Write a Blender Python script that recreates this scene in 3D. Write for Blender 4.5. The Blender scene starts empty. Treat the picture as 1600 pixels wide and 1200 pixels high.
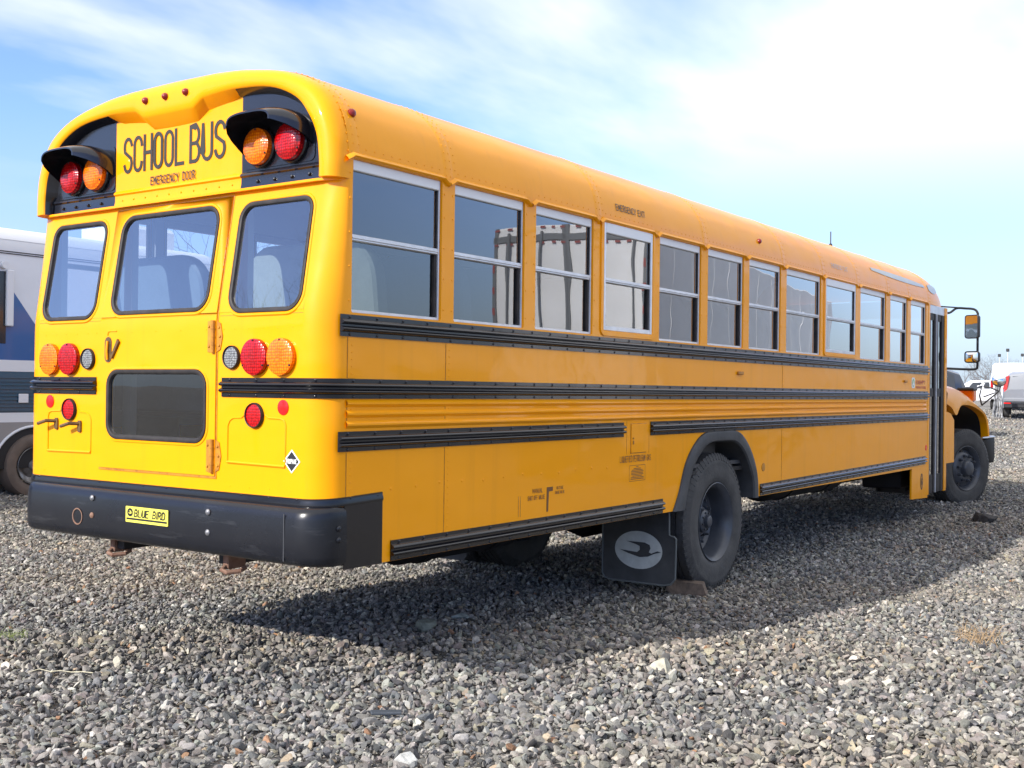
import bpy, math, random
import numpy as np
from mathutils import Vector, Matrix
from mathutils.geometry import tessellate_polygon

random.seed(7)
SC = bpy.context.scene
COL = SC.collection
PI = math.pi
R_ = math.radians

# ------------------------------------------------------------------ camera
cam_d = bpy.data.cameras.new("camera")
cam = bpy.data.objects.new("camera", cam_d)
COL.objects.link(cam)
cam_d.sensor_fit = 'HORIZONTAL'
cam_d.sensor_width = 36.0
cam_d.lens = 39.514
cam_d.clip_start = 0.1
cam_d.clip_end = 3000.0
yaw, pitch, roll = R_(35.244), R_(0.318), R_(0.685)
FW = Vector((math.cos(yaw) * math.cos(pitch), math.sin(yaw) * math.cos(pitch), math.sin(pitch)))
r0 = FW.cross(Vector((0, 0, 1))).normalized()
u0 = r0.cross(FW)
RR = r0 * math.cos(roll) + u0 * math.sin(roll)
UU = -r0 * math.sin(roll) + u0 * math.cos(roll)
mat_c = Matrix(((RR.x, UU.x, -FW.x, -3.709), (RR.y, UU.y, -FW.y, -4.887), (RR.z, UU.z, -FW.z, 1.516), (0, 0, 0, 1)))
cam.matrix_world = mat_c
SC.camera = cam

# ------------------------------------------------------------------ sun, sky, exposure
SUN_EL, SUN_OFF = 29.5, 14.5          # degrees: height, and turn off the bus axis
sun_dir = Vector((-math.cos(R_(SUN_EL)) * math.cos(R_(SUN_OFF)), math.cos(R_(SUN_EL)) * math.sin(R_(SUN_OFF)), math.sin(R_(SUN_EL))))
sd = bpy.data.lights.new("sun", 'SUN')
sd.energy = 2.3
sd.angle = R_(0.6)
sd.color = (1.0, 0.955, 0.88)
sun = bpy.data.objects.new("sun", sd)
COL.objects.link(sun)
sun.rotation_euler = sun_dir.to_track_quat('Z', 'Y').to_euler()
sun.location = (-20, 6, 20)

W = bpy.data.worlds.new("World")
SC.world = W
W.use_nodes = True
nt = W.node_tree
nt.nodes.clear()
def wn(t, **k):
    n = nt.nodes.new(t)
    for a, b in k.items():
        setattr(n, a, b)
    return n
out = wn('ShaderNodeOutputWorld')
bg = wn('ShaderNodeBackground')
bg.inputs['Strength'].default_value = 0.122
sky = wn('ShaderNodeTexSky', sky_type='NISHITA')
sky.sun_disc = False
sky.sun_elevation = R_(SUN_EL)
sky.sun_rotation = math.atan2(sun_dir.x, sun_dir.y)
sky.air_density = 1.0
sky.dust_density = 0.6
sky.ozone_density = 3.0
tc = wn('ShaderNodeTexCoord')
sep = wn('ShaderNodeSeparateXYZ')
nt.links.new(tc.outputs['Generated'], sep.inputs[0])
def wmath(op, a, b=None, clamp=False):
    n = wn('ShaderNodeMath', operation=op, use_clamp=clamp)
    for i, v in enumerate((a, b)):
        if v is None: continue
        if isinstance(v, (int, float)): n.inputs[i].default_value = v
        else: nt.links.new(v, n.inputs[i])
    return n.outputs[0]
# project the direction on a flat cloud deck high above
zz = wmath('ADD', wmath('MAXIMUM', sep.outputs[2], 0.0), 0.16)
cx = wmath('DIVIDE', sep.outputs[0], zz)
cy = wmath('DIVIDE', sep.outputs[1], zz)
comb = wn('ShaderNodeCombineXYZ')
nt.links.new(cx, comb.inputs[0]); nt.links.new(cy, comb.inputs[1])
mp = wn('ShaderNodeMapping')
nt.links.new(comb.outputs[0], mp.inputs[0])
mp.inputs['Location'].default_value = (-2.812, -0.404, 0.0)
mp.inputs['Rotation'].default_value = (0, 0, R_(35))
mp.inputs['Scale'].default_value = (0.22, 0.42, 1)
nz = wn('ShaderNodeTexNoise')
nz.inputs['Scale'].default_value = 1.0
nz.inputs['Detail'].default_value = 7
nz.inputs['Roughness'].default_value = 0.52
nz.inputs['Distortion'].default_value = 0.35
nt.links.new(mp.outputs[0], nz.inputs['Vector'])
cr = wn('ShaderNodeValToRGB')
cr.color_ramp.elements[0].position = 0.495; cr.color_ramp.elements[0].color = (0, 0, 0, 1)
cr.color_ramp.elements[1].position = 0.60; cr.color_ramp.elements[1].color = (1, 1, 1, 1)
over = wn('ShaderNodeMapRange', interpolation_type='SMOOTHSTEP')      # extra cloud added above the view to brighten the shaded bus side
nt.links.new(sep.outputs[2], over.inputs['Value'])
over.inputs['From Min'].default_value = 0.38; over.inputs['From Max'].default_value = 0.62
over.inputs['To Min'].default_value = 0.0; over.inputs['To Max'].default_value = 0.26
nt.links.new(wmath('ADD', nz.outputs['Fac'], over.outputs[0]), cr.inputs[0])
CLOUD = (4.1, 4.15, 4.25, 1)
# veil of pale air low over the horizon
hz = wmath('SUBTRACT', 1.0, wmath('MULTIPLY', wmath('MAXIMUM', sep.outputs[2], 0.0), 4.6), True)
hz2 = wmath('MULTIPLY', wmath('POWER', hz, 0.9), 0.88)
mixh = wn('ShaderNodeMix', data_type='RGBA')
tint = wn('ShaderNodeMix', data_type='RGBA', blend_type='MULTIPLY')
tint.inputs[0].default_value = 1.0; tint.inputs[7].default_value = (0.66, 0.69, 0.90, 1)
nt.links.new(sky.outputs[0], tint.inputs[6])
nt.links.new(hz2, mixh.inputs[0]); nt.links.new(tint.outputs[2], mixh.inputs[6])
mixh.inputs[7].default_value = (1.6, 2.05, 2.55, 1)
mixc = wn('ShaderNodeMix', data_type='RGBA')
fade = wn('ShaderNodeMapRange', interpolation_type='SMOOTHSTEP')
nt.links.new(sep.outputs[2], fade.inputs['Value'])
fade.inputs['From Min'].default_value = 0.13; fade.inputs['From Max'].default_value = 0.27
fade.inputs['To Min'].default_value = 0.05; fade.inputs['To Max'].default_value = 0.95
cm = wmath('MULTIPLY', cr.outputs[0], fade.outputs[0])
nt.links.new(cm, mixc.inputs[0]); nt.links.new(mixh.outputs[2], mixc.inputs[6])
mixc.inputs[7].default_value = CLOUD
nt.links.new(mixc.outputs[2], bg.inputs[0])
nt.links.new(bg.outputs[0], out.inputs[0])

SC.view_settings.view_transform = 'Standard'
SC.view_settings.look = 'None'
SC.view_settings.exposure = 1.44
SC.view_settings.gamma = 1.0
SC.cycles.max_bounces = 10
SC.cycles.transparent_max_bounces = 24

# ------------------------------------------------------------------ materials
def mat(name, col, rough=0.5, metal=0.0, coat=0.0, spec=0.5, var=0.0, vscale=3.0, bump=0.0, bscale=40.0, rvar=0.0, dirt=None):
    m = bpy.data.materials.new(name)
    m.use_nodes = True
    t = m.node_tree
    b = t.nodes['Principled BSDF']
    b.inputs['Base Color'].default_value = (*col, 1)
    b.inputs['Roughness'].default_value = rough
    b.inputs['Metallic'].default_value = metal
    b.inputs['Coat Weight'].default_value = coat
    b.inputs['Coat Roughness'].default_value = 0.06
    b.inputs['Specular IOR Level'].default_value = spec
    co = t.nodes.new('ShaderNodeTexCoord')
    if var or dirt or rvar:
        n = t.nodes.new('ShaderNodeTexNoise')
        n.inputs['Scale'].default_value = vscale
        n.inputs['Detail'].default_value = 6
        n.inputs['Roughness'].default_value = 0.6
        t.links.new(co.outputs['Object'], n.inputs['Vector'])
        r = t.nodes.new('ShaderNodeValToRGB')
        r.color_ramp.elements[0].position = 0.3
        r.color_ramp.elements[1].position = 0.7
        c0 = dirt if dirt else tuple(c * (1 - var) for c in col)
        c1 = col if dirt else tuple(min(1, c * (1 + var)) for c in col)
        r.color_ramp.elements[0].color = (*c0, 1)
        r.color_ramp.elements[1].color = (*c1, 1)
        t.links.new(n.outputs['Fac'], r.inputs[0])
        t.links.new(r.outputs[0], b.inputs['Base Color'])
        if rvar:
            mr = t.nodes.new('ShaderNodeMapRange')
            mr.inputs['To Min'].default_value = max(0.02, rough - rvar)
            mr.inputs['To Max'].default_value = rough + rvar
            t.links.new(n.outputs['Fac'], mr.inputs['Value'])
            t.links.new(mr.outputs[0], b.inputs['Roughness'])
    if bump:
        n2 = t.nodes.new('ShaderNodeTexNoise')
        n2.inputs['Scale'].default_value = bscale
        n2.inputs['Detail'].default_value = 4
        t.links.new(co.outputs['Object'], n2.inputs['Vector'])
        bp = t.nodes.new('ShaderNodeBump')
        bp.inputs['Strength'].default_value = bump
        bp.inputs['Distance'].default_value = 0.01
        t.links.new(n2.outputs['Fac'], bp.inputs['Height'])
        t.links.new(bp.outputs[0], b.inputs['Normal'])
    return m

def lens_mat(name, col, dark, scale=70):
    m = mat(name, col, 0.22, coat=0.35, spec=.3)
    t = m.node_tree; b = t.nodes['Principled BSDF']
    co = t.nodes.new('ShaderNodeTexCoord')
    v = t.nodes.new('ShaderNodeTexVoronoi'); v.inputs['Scale'].default_value = scale; v.inputs['Randomness'].default_value = .25
    t.links.new(co.outputs['Object'], v.inputs['Vector'])
    r = t.nodes.new('ShaderNodeValToRGB')
    r.color_ramp.elements[0].position = .15; r.color_ramp.elements[0].color = (*col, 1)
    r.color_ramp.elements[1].position = .62; r.color_ramp.elements[1].color = (*dark, 1)
    t.links.new(v.outputs['Distance'], r.inputs[0]); t.links.new(r.outputs[0], b.inputs['Base Color'])
    bp = t.nodes.new('ShaderNodeBump'); bp.inputs['Strength'].default_value = .6; bp.inputs['Distance'].default_value = .004; bp.invert = True
    t.links.new(v.outputs['Distance'], bp.inputs['Height']); t.links.new(bp.outputs[0], b.inputs['Normal'])
    return m

def glass_mat(name, tint, refl=1.0, rough=0.0, ior=1.5, tr=0.0):
    m = bpy.data.materials.new(name)
    m.use_nodes = True
    t = m.node_tree
    t.nodes.clear()
    o = t.nodes.new('ShaderNodeOutputMaterial')
    tp = t.nodes.new('ShaderNodeBsdfTransparent')
    tp.inputs[0].default_value = (*tint, 1)
    g = t.nodes.new('ShaderNodeBsdfGlossy')
    g.inputs['Roughness'].default_value = rough
    f = t.nodes.new('ShaderNodeFresnel')
    f.inputs['IOR'].default_value = ior
    mx = t.nodes.new('ShaderNodeMixShader')
    mm = t.nodes.new('ShaderNodeMath'); mm.operation = 'MULTIPLY_ADD'; mm.use_clamp = True
    mm.inputs[1].default_value = refl; mm.inputs[2].default_value = tr
    t.links.new(f.outputs[0], mm.inputs[0])
    t.links.new(mm.outputs[0], mx.inputs[0])
    t.links.new(tp.outputs[0], mx.inputs[1]); t.links.new(g.outputs[0], mx.inputs[2])
    # very slight ripple of the pane
    n = t.nodes.new('ShaderNodeTexNoise'); n.inputs['Scale'].default_value = 2.2; n.inputs['Detail'].default_value = 1
    co = t.nodes.new('ShaderNodeTexCoord'); t.links.new(co.outputs['Object'], n.inputs['Vector'])
    bp = t.nodes.new('ShaderNodeBump'); bp.inputs['Strength'].default_value = 0.025; bp.inputs['Distance'].default_value = 0.05
    t.links.new(n.outputs['Fac'], bp.inputs['Height']); t.links.new(bp.outputs[0], g.inputs['Normal'])
    t.links.new(mx.outputs[0], o.inputs[0])
    return m

def paint_mat(name, col, dusty):
    """glossy coach paint: thin clear coat, faint oil-canning of the sheet, light road dust low down"""
    m = bpy.data.materials.new(name)
    m.use_nodes = True
    t = m.node_tree
    b = t.nodes['Principled BSDF']
    L = t.links.new
    co = t.nodes.new('ShaderNodeTexCoord')
    n = t.nodes.new('ShaderNodeTexNoise'); n.inputs['Scale'].default_value = 1.7; n.inputs['Detail'].default_value = 8; n.inputs['Roughness'].default_value = 0.65
    L(co.outputs['Object'], n.inputs['Vector'])
    r = t.nodes.new('ShaderNodeValToRGB')
    r.color_ramp.elements[0].position = 0.35; r.color_ramp.elements[0].color = (*dusty, 1)
    r.color_ramp.elements[1].position = 0.62; r.color_ramp.elements[1].color = (*col, 1)
    L(n.outputs['Fac'], r.inputs[0])
    ns = t.nodes.new('ShaderNodeTexNoise'); ns.inputs['Scale'].default_value = 1; ns.inputs['Detail'].default_value = 5
    ms = t.nodes.new('ShaderNodeMapping'); ms.inputs['Scale'].default_value = (16, 16, .7)
    L(co.outputs['Object'], ms.inputs[0]); L(ms.outputs[0], ns.inputs['Vector'])
    rs = t.nodes.new('ShaderNodeMapRange'); rs.inputs['From Min'].default_value = .56; rs.inputs['From Max'].default_value = .78; rs.inputs['To Max'].default_value = .20; rs.clamp = True
    L(ns.outputs['Fac'], rs.inputs['Value'])
    xs_ = t.nodes.new('ShaderNodeMix'); xs_.data_type = 'RGBA'
    L(rs.outputs[0], xs_.inputs[0]); L(r.outputs[0], xs_.inputs[6]); xs_.inputs[7].default_value = (.62, .245, .012, 1)
    L(xs_.outputs[2], b.inputs['Base Color'])
    b.inputs['Roughness'].default_value = 0.45
    b.inputs['Specular IOR Level'].default_value = 0.08
    b.inputs['Coat Weight'].default_value = 0.42
    n3 = t.nodes.new('ShaderNodeTexNoise'); n3.inputs['Scale'].default_value = 9; n3.inputs['Detail'].default_value = 6
    L(co.outputs['Object'], n3.inputs['Vector'])
    mr = t.nodes.new('ShaderNodeMapRange'); mr.inputs['To Min'].default_value = 0.02; mr.inputs['To Max'].default_value = 0.10
    L(n3.outputs['Fac'], mr.inputs['Value']); L(mr.outputs[0], b.inputs['Coat Roughness'])
    n2 = t.nodes.new('ShaderNodeTexNoise'); n2.inputs['Scale'].default_value = 1.6; n2.inputs['Detail'].default_value = 2
    mp2 = t.nodes.new('ShaderNodeMapping'); mp2.inputs['Scale'].default_value = (1, 1, 1.6)
    L(co.outputs['Object'], mp2.inputs[0]); L(mp2.outputs[0], n2.inputs['Vector'])
    bp = t.nodes.new('ShaderNodeBump'); bp.inputs['Strength'].default_value = 0.5; bp.inputs['Distance'].default_value = 0.03
    L(n2.outputs['Fac'], bp.inputs['Height'])
    L(bp.outputs[0], b.inputs['Normal']); L(bp.outputs[0], b.inputs['Coat Normal'])
    return m

M = {}
M['yellow'] = paint_mat('school_bus_yellow', (0.94, 0.358, 0.0006), (0.92, 0.347, 0.001))
M['black'] = mat('gloss_black_trim', (0.006, 0.006, 0.009), 0.20, coat=0.25, spec=.4)
M['bumper'] = mat('black_bumper_paint', (0.009, 0.010, 0.014), 0.26, spec=0.35, dirt=(0.014, 0.015, 0.019), vscale=4, rvar=0.05, bump=0.05, bscale=8)
def scuffs(m, col, lo, hi, amt):
    t = m.node_tree; b = t.nodes['Principled BSDF']; src = b.inputs['Base Color'].links[0].from_socket
    co = t.nodes.new('ShaderNodeTexCoord'); mp = t.nodes.new('ShaderNodeMapping'); mp.inputs['Scale'].default_value = (3, 2.2, 16)
    n = t.nodes.new('ShaderNodeTexNoise'); n.inputs['Scale'].default_value = 1.3; n.inputs['Detail'].default_value = 9; n.inputs['Roughness'].default_value = .7
    t.links.new(co.outputs['Object'], mp.inputs[0]); t.links.new(mp.outputs[0], n.inputs['Vector'])
    r = t.nodes.new('ShaderNodeMapRange'); r.inputs['From Min'].default_value = lo; r.inputs['From Max'].default_value = hi; r.inputs['To Max'].default_value = amt
    t.links.new(n.outputs['Fac'], r.inputs['Value'])
    x = t.nodes.new('ShaderNodeMix'); x.data_type = 'RGBA'
    t.links.new(r.outputs[0], x.inputs[0]); t.links.new(src, x.inputs[6]); x.inputs[7].default_value = (*col, 1)
    t.links.new(x.outputs[2], b.inputs['Base Color'])
scuffs(M['bumper'], (.075, .078, .085), .58, .76, .42)
M['flatblack'] = mat('flat_black_paint', (0.012, 0.012, 0.014), 0.5, var=0.2)
M['patch'] = mat('black_flasher_panel', (0.010, 0.011, 0.016), 0.22, coat=0.3)
M['letter'] = mat('black_lettering', (0.025, 0.020, 0.012), 0.5)
M['silver'] = mat('aluminium_frame', (0.62, 0.63, 0.65), 0.38, metal=0.55, var=0.12, vscale=9)
M['whiteframe'] = mat('white_painted_frame', (0.74, 0.74, 0.74), 0.4)
M['rubber'] = mat('rubber_gasket', (0.014, 0.013, 0.014), 0.55, dirt=(0.040, 0.033, 0.030), vscale=14, spec=.3)
M['tyre'] = mat('tyre_rubber', (0.034, 0.034, 0.035), 0.75, dirt=(0.070, 0.068, 0.066), vscale=7, bump=0.25, bscale=60)
M['rim'] = mat('black_painted_rim', (0.035, 0.040, 0.052), 0.35, dirt=(0.07, 0.075, 0.085), vscale=6)
M['red'] = lens_mat('red_lens', (0.62, 0.004, 0.006), (0.22, 0.0, 0.002))
M['amber'] = lens_mat('amber_lens', (1.0, 0.25, 0.0), (0.70, 0.10, 0.0))
M['clear'] = lens_mat('clear_lens', (0.36, 0.37, 0.37), (0.06, 0.06, 0.065), 85)
M['markred'] = mat('dark_red_lens', (.22, .012, .01), .3)
M['reflector'] = mat('red_reflector', (0.80, 0.01, 0.01), 0.2)
M['white'] = mat('white_sticker', (0.78, 0.78, 0.76), 0.45)
M['plate'] = mat('yellow_plate', (0.80, 0.72, 0.10), 0.4)
M['rust'] = mat('rusty_steel', (0.16, 0.075, 0.045), 0.8, dirt=(0.28, 0.17, 0.12), vscale=18, bump=0.4)
M['hinge'] = mat('aged_yellow_paint', (0.62, 0.26, 0.01), 0.5, dirt=(0.30, 0.12, 0.015), vscale=22)
M['darkmetal'] = mat('dark_chassis', (0.012, 0.011, 0.012), 0.7, var=0.3)
M['flap'] = mat('mud_flap_rubber', (0.028, 0.030, 0.034), 0.6, dirt=(0.06, 0.062, 0.065), vscale=6, bump=0.15, bscale=30)
M['flapedge'] = mat('mud_flap_edge', (0.11, 0.12, 0.12), 0.6)
M['flaplogo'] = mat('faded_white_print', (0.50, 0.52, 0.50), 0.6, var=0.12, vscale=15)
M['interior'] = mat('interior_lining', (0.52, 0.57, 0.62), 0.5)
M['ceiling'] = mat('ceiling_lining', (0.80, 0.84, 0.87), 0.4)
M['floorin'] = mat('bus_floor', (0.05, 0.05, 0.055), 0.6)
M['seat'] = mat('seat_vinyl', (0.13, 0.18, 0.23), 0.5, var=0.12, vscale=5, bump=0.2, bscale=25)
M['seatrear'] = mat('seat_back_vinyl', (0.27, 0.31, 0.28), 0.5, var=0.08, vscale=12, bump=0.2)
M['glass'] = glass_mat('side_window_glass', (0.40, 0.42, 0.45), refl=3.7)
M['leftglass'] = glass_mat('left_window_glass', (0.80, 0.84, 0.88), refl=1.4)
M['rearglass'] = glass_mat('rear_window_glass', (0.84, 0.90, 0.94), refl=4.4)
M['lowglass'] = glass_mat('lower_door_glass', (0.60, 0.62, 0.64), refl=2.6)
M['mirror'] = mat('mirror_glass', (0.8, 0.82, 0.84), 0.03, metal=1.0)
M['decal'] = mat('green_decal', (0.25, 0.45, 0.10), 0.4)
M['redprint'] = mat('red_print', (0.45, 0.05, 0.02), 0.5)
M['print'] = mat('brown_print', (0.16, 0.06, 0.01), 0.5)
M['ghost'] = mat('painted_over_patch', (0.42, 0.42, 0.33), 0.45, coat=0.5, var=0.1)
M['bolt'] = mat('bolt_head', (.20, .20, .21), .45, metal=.4)
M['bronze'] = mat('weathered_latch', (.16, .085, .02), .5, dirt=(.05, .03, .015), vscale=20)
M['joint'] = mat('cap_joint', (.05, .052, .058), .5)
M['wood'] = mat('weathered_wood', (0.20, 0.14, 0.10), 0.85, dirt=(0.06, 0.045, 0.035), vscale=16, bump=0.8, bscale=30)

# ------------------------------------------------------------------ mesh helpers
class MB:
    def __init__(s):
        s.v = []; s.f = []; s.m = []
    def add(s, vs, fs, mi=0):
        n = len(s.v)
        s.v += [tuple(v) for v in vs]
        s.f += [tuple(i + n for i in f) for f in fs]
        s.m += [mi] * len(fs)
        return n
    def box(s, x0, x1, y0, y1, z0, z1, mi=0, bev=0.0):
        if bev > 0:
            return s.bbox((x0, x1), (y0, y1), (z0, z1), bev, mi)
        vs = [(x, y, z) for x in (x0, x1) for y in (y0, y1) for z in (z0, z1)]
        s.add(vs, [(0, 1, 3, 2), (4, 6, 7, 5), (0, 4, 5, 1), (2, 3, 7, 6), (0, 2, 6, 4), (1, 5, 7, 3)], mi)
    def bbox(s, X, Y, Z, b, mi=0):
        # box with chamfered edges
        vs = []; idx = {}
        for a in (0, 1):
            for c in (0, 1):
                for e in (0, 1):
                    sx, sy, sz = (1 - 2 * a) * b, (1 - 2 * c) * b, (1 - 2 * e) * b
                    idx[a, c, e] = len(vs)
                    vs += [(X[a], Y[c] + sy, Z[e] + sz), (X[a] + sx, Y[c], Z[e] + sz), (X[a] + sx, Y[c] + sy, Z[e])]
        F = []
        g = lambda a, c, e, k: idx[a, c, e] + k
        for a in (0, 1):
            q = [g(a, 0, 0, 0), g(a, 1, 0, 0), g(a, 1, 1, 0), g(a, 0, 1, 0)]
            F.append(q if a else q[::-1])
            q = [g(0, a, 0, 1), g(1, a, 0, 1), g(1, a, 1, 1), g(0, a, 1, 1)]
            F.append(q[::-1] if a else q)
            q = [g(0, 0, a, 2), g(1, 0, a, 2), g(1, 1, a, 2), g(0, 1, a, 2)]
            F.append(q if a else q[::-1])
        for a in (0, 1):
            for c in (0, 1):
                F.append([g(a, c, 0, 0), g(a, c, 0, 1), g(a, c, 1, 1), g(a, c, 1, 0)])
                F.append([g(a, 0, c, 0), g(a, 0, c, 2), g(a, 1, c, 2), g(a, 1, c, 0)])
                F.append([g(0, a, c, 1), g(0, a, c, 2), g(1, a, c, 2), g(1, a, c, 1)])
        for k in idx.values():
            F.append([k, k + 1, k + 2])
        s.add(vs, F, mi)
    def grid(s, rows, mi=0, closed=False, loop=False):
        n = len(rows[0]); vs = [p for r in rows for p in r]; F = []
        m = len(rows)
        for i in range(m if loop else m - 1):
            for j in range(n if closed else n - 1):
                a = i * n + j; b = i * n + (j + 1) % n
                c = ((i + 1) % m) * n + (j + 1) % n; d = ((i + 1) % m) * n + j
                F.append((a, b, c, d))
        return s.add(vs, F, mi)
    def tube(s, pts, r, n=8, mi=0, cap=True):
        pts = [Vector(p) for p in pts]
        rows = []
        up = Vector((0, 0, 1))
        prev = None
        for i, p in enumerate(pts):
            d = (pts[min(i + 1, len(pts) - 1)] - pts[max(i - 1, 0)]).normalized()
            if prev is None:
                a = d.cross(up)
                if a.length < 0.1: a = d.cross(Vector((1, 0, 0)))
                a.normalize()
            else:
                a = (prev - d * prev.dot(d)).normalized()
            prev = a
            b = d.cross(a)
            rr = r[i] if isinstance(r, (list, tuple)) else r
            rows.append([p + (a * math.cos(2 * PI * k / n) + b * math.sin(2 * PI * k / n)) * rr for k in range(n)])
        b0 = s.grid(rows, mi, closed=True)
        if cap:
            s.f.append(tuple(b0 + k for k in range(n))[::-1]); s.m.append(mi)
            e = b0 + (len(pts) - 1) * n
            s.f.append(tuple(e + k for k in range(n))); s.m.append(mi)
    def lathe(s, prof, c, axis, n=32, mi=0, ref=None):
        """prof: (distance along axis, radius)"""
        c = Vector(c); ax = Vector(axis).normalized()
        a = ax.cross(Vector((0, 0, 1)))
        if a.length < 0.1: a = Vector((1, 0, 0))
        a.normalize(); b = ax.cross(a)
        rows = []
        for d, r in prof:
            rows.append([c + ax * d + (a * math.cos(2 * PI * k / n) + b * math.sin(2 * PI * k / n)) * max(r, 1e-5) for k in range(n)])
        s.grid(rows, mi, closed=True)
    def rivets(s, pts, nrm, r=0.006, h=0.003, mi=0, n=6):
        nrm = Vector(nrm).normalized()
        a = nrm.cross(Vector((0, 0, 1)))
        if a.length < 0.1: a = Vector((1, 0, 0))
        a.normalize(); b = nrm.cross(a)
        for p in pts:
            p = Vector(p)
            vs = [p + (a * math.cos(2 * PI * k / n) + b * math.sin(2 * PI * k / n)) * r for k in range(n)]
            vs += [p + nrm * h * 0.75 + (a * math.cos(2 * PI * k / n) + b * math.sin(2 * PI * k / n)) * r * 0.7 for k in range(n)]
            vs.append(p + nrm * h)
            F = [(k, (k + 1) % n, n + (k + 1) % n, n + k) for k in range(n)] + [(n + k, n + (k + 1) % n, 2 * n) for k in range(n)]
            s.add(vs, F, mi)
    def wall(s, outer, holes, fn, mi=0, depth=0.0, ddir=(0, 1, 0), lipmi=None):
        """flat sheet given by 2D outline with holes; reveals of the holes go in by depth"""
        loops = [outer] + list(holes)
        l3 = [[Vector((p[0], p[1], 0)) for p in l] for l in loops]
        tr = tessellate_polygon(l3)
        flat = [p for l in loops for p in l]
        vs = [fn(*p) for p in flat]
        s.add(vs, [t for t in tr], mi)
        if depth:
            dd = Vector(ddir)
            for l in holes:
                a = [Vector(fn(*p)) for p in l]
                b = [p + dd * depth for p in a]
                n = len(l)
                s.add(a + b, [(i, (i + 1) % n, n + (i + 1) % n, n + i) for i in range(n)], mi if lipmi is None else lipmi)
    def prism(s, poly, fn, d, mi=0, rim=True):
        """poly in 2D mapped by fn, thickened along vector d"""
        a = [Vector(fn(*p)) for p in poly]; d = Vector(d)
        b = [p + d for p in a]
        n = len(poly)
        tr = tessellate_polygon([[Vector((p[0], p[1], 0)) for p in poly]])
        s.add(a + b, [t for t in tr] + [tuple(n + i for i in t)[::-1] for t in tr] + ([(i, (i + 1) % n, n + (i + 1) % n, n + i) for i in range(n)] if rim else []), mi)

def orient(mb, cx_, cy_):
    """turn every face away from the upright axis through (cx_, cy_)"""
    for i, f in enumerate(mb.f):
        P = [Vector(mb.v[k]) for k in f]
        n = Vector((0, 0, 0)); c = Vector((0, 0, 0))
        for k in range(len(P)):
            n += P[k].cross(P[(k + 1) % len(P)]); c += P[k]
        c /= len(P)
        d = Vector((c.x - (c.x if cx_ is None else cx_), c.y - cy_, 0))
        if n.length > 0 and n.normalized().dot(d.normalized()) < -0.15: mb.f[i] = tuple(f[::-1])

def obj(name, mb, mats, parent=None, smooth=35, recalc=True):
    me = bpy.data.meshes.new(name)
    me.from_pydata([tuple(v) for v in mb.v], [], mb.f)
    if not isinstance(mats, (list, tuple)): mats = [mats]
    for m in mats: me.materials.append(m)
    me.polygons.foreach_set('material_index', mb.m)
    if recalc:
        import bmesh
        bm = bmesh.new(); bm.from_mesh(me)
        bmesh.ops.remove_doubles(bm, verts=bm.verts, dist=1e-5)
        if recalc != 'merge': bmesh.ops.recalc_face_normals(bm, faces=bm.faces)
        bm.to_mesh(me); bm.free()
    if smooth:
        me.polygons.foreach_set('use_smooth', [True] * len(me.polygons))
        me.set_sharp_from_angle(angle=R_(smooth))
    me.update()
    o = bpy.data.objects.new(name, me)
    COL.objects.link(o)
    if parent: o.parent = parent
    return o

def thing(name, label, cat, loc=(0, 0, 0), rotz=0, group=None):
    o = bpy.data.objects.new(name, None)
    o.empty_display_size = 0.3
    COL.objects.link(o)
    o.location = loc; o.rotation_euler = (0, 0, rotz)
    o['label'] = label; o['category'] = cat
    if group: o['group'] = group
    return o
def tag(o, label=None, cat=None, group=None, kind=None):
    if label: o['label'] = label
    if cat: o['category'] = cat
    if group: o['group'] = group
    if kind: o['kind'] = kind
    return o

def rrect(x0, x1, y0, y1, r, n=6, shape=None):
    """rounded rectangle, counter-clockwise; r may be 4 radii (bl, br, tr, tl)"""
    rs = r if isinstance(r, (list, tuple)) else (r,) * 4
    P = []
    for (cx_, cy_, a0, rr) in ((x0 + rs[0], y0 + rs[0], PI, rs[0]), (x1 - rs[1], y0 + rs[1], 1.5 * PI, rs[1]), (x1 - rs[2], y1 - rs[2], 0, rs[2]), (x0 + rs[3], y1 - rs[3], 0.5 * PI, rs[3])):
        for k in range(n + 1):
            a = a0 + 0.5 * PI * k / n
            P.append((cx_ + rr * math.cos(a), cy_ + rr * math.sin(a)))
    return P
def catmull(P, m=6):
    out_ = []
    for i in range(len(P) - 1):
        p0 = P[max(i - 1, 0)]; p1 = P[i]; p2 = P[i + 1]; p3 = P[min(i + 2, len(P) - 1)]
        for k in range(m):
            t = k / m
            out_.append(tuple(0.5 * ((2 * b) + (-a + c) * t + (2 * a - 5 * b + 4 * c - d) * t * t + (-a + 3 * b - 3 * c + d) * t ** 3) for a, b, c, d in zip(p0, p1, p2, p3)))
    out_.append(tuple(P[-1]))
    return out_
def offset_loop(P, d):
    """closed ccw loop, positive = outwards"""
    n = len(P); Q = []
    for i in range(n):
        a = Vector(P[i - 1]); b = Vector(P[i]); c = Vector(P[(i + 1) % n])
        e1 = (b - a); e2 = (c - b)
        if e1.length < 1e-9: e1 = e2
        if e2.length < 1e-9: e2 = e1
        n1 = Vector((e1.y, -e1.x)).normalized(); n2 = Vector((e2.y, -e2.x)).normalized()
        m_ = (n1 + n2)
        m_ = m_ / max(m_.length_squared, 0.3) * 2
        Q.append((b.x + m_.x * d, b.y + m_.y * d))
    return Q

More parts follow.
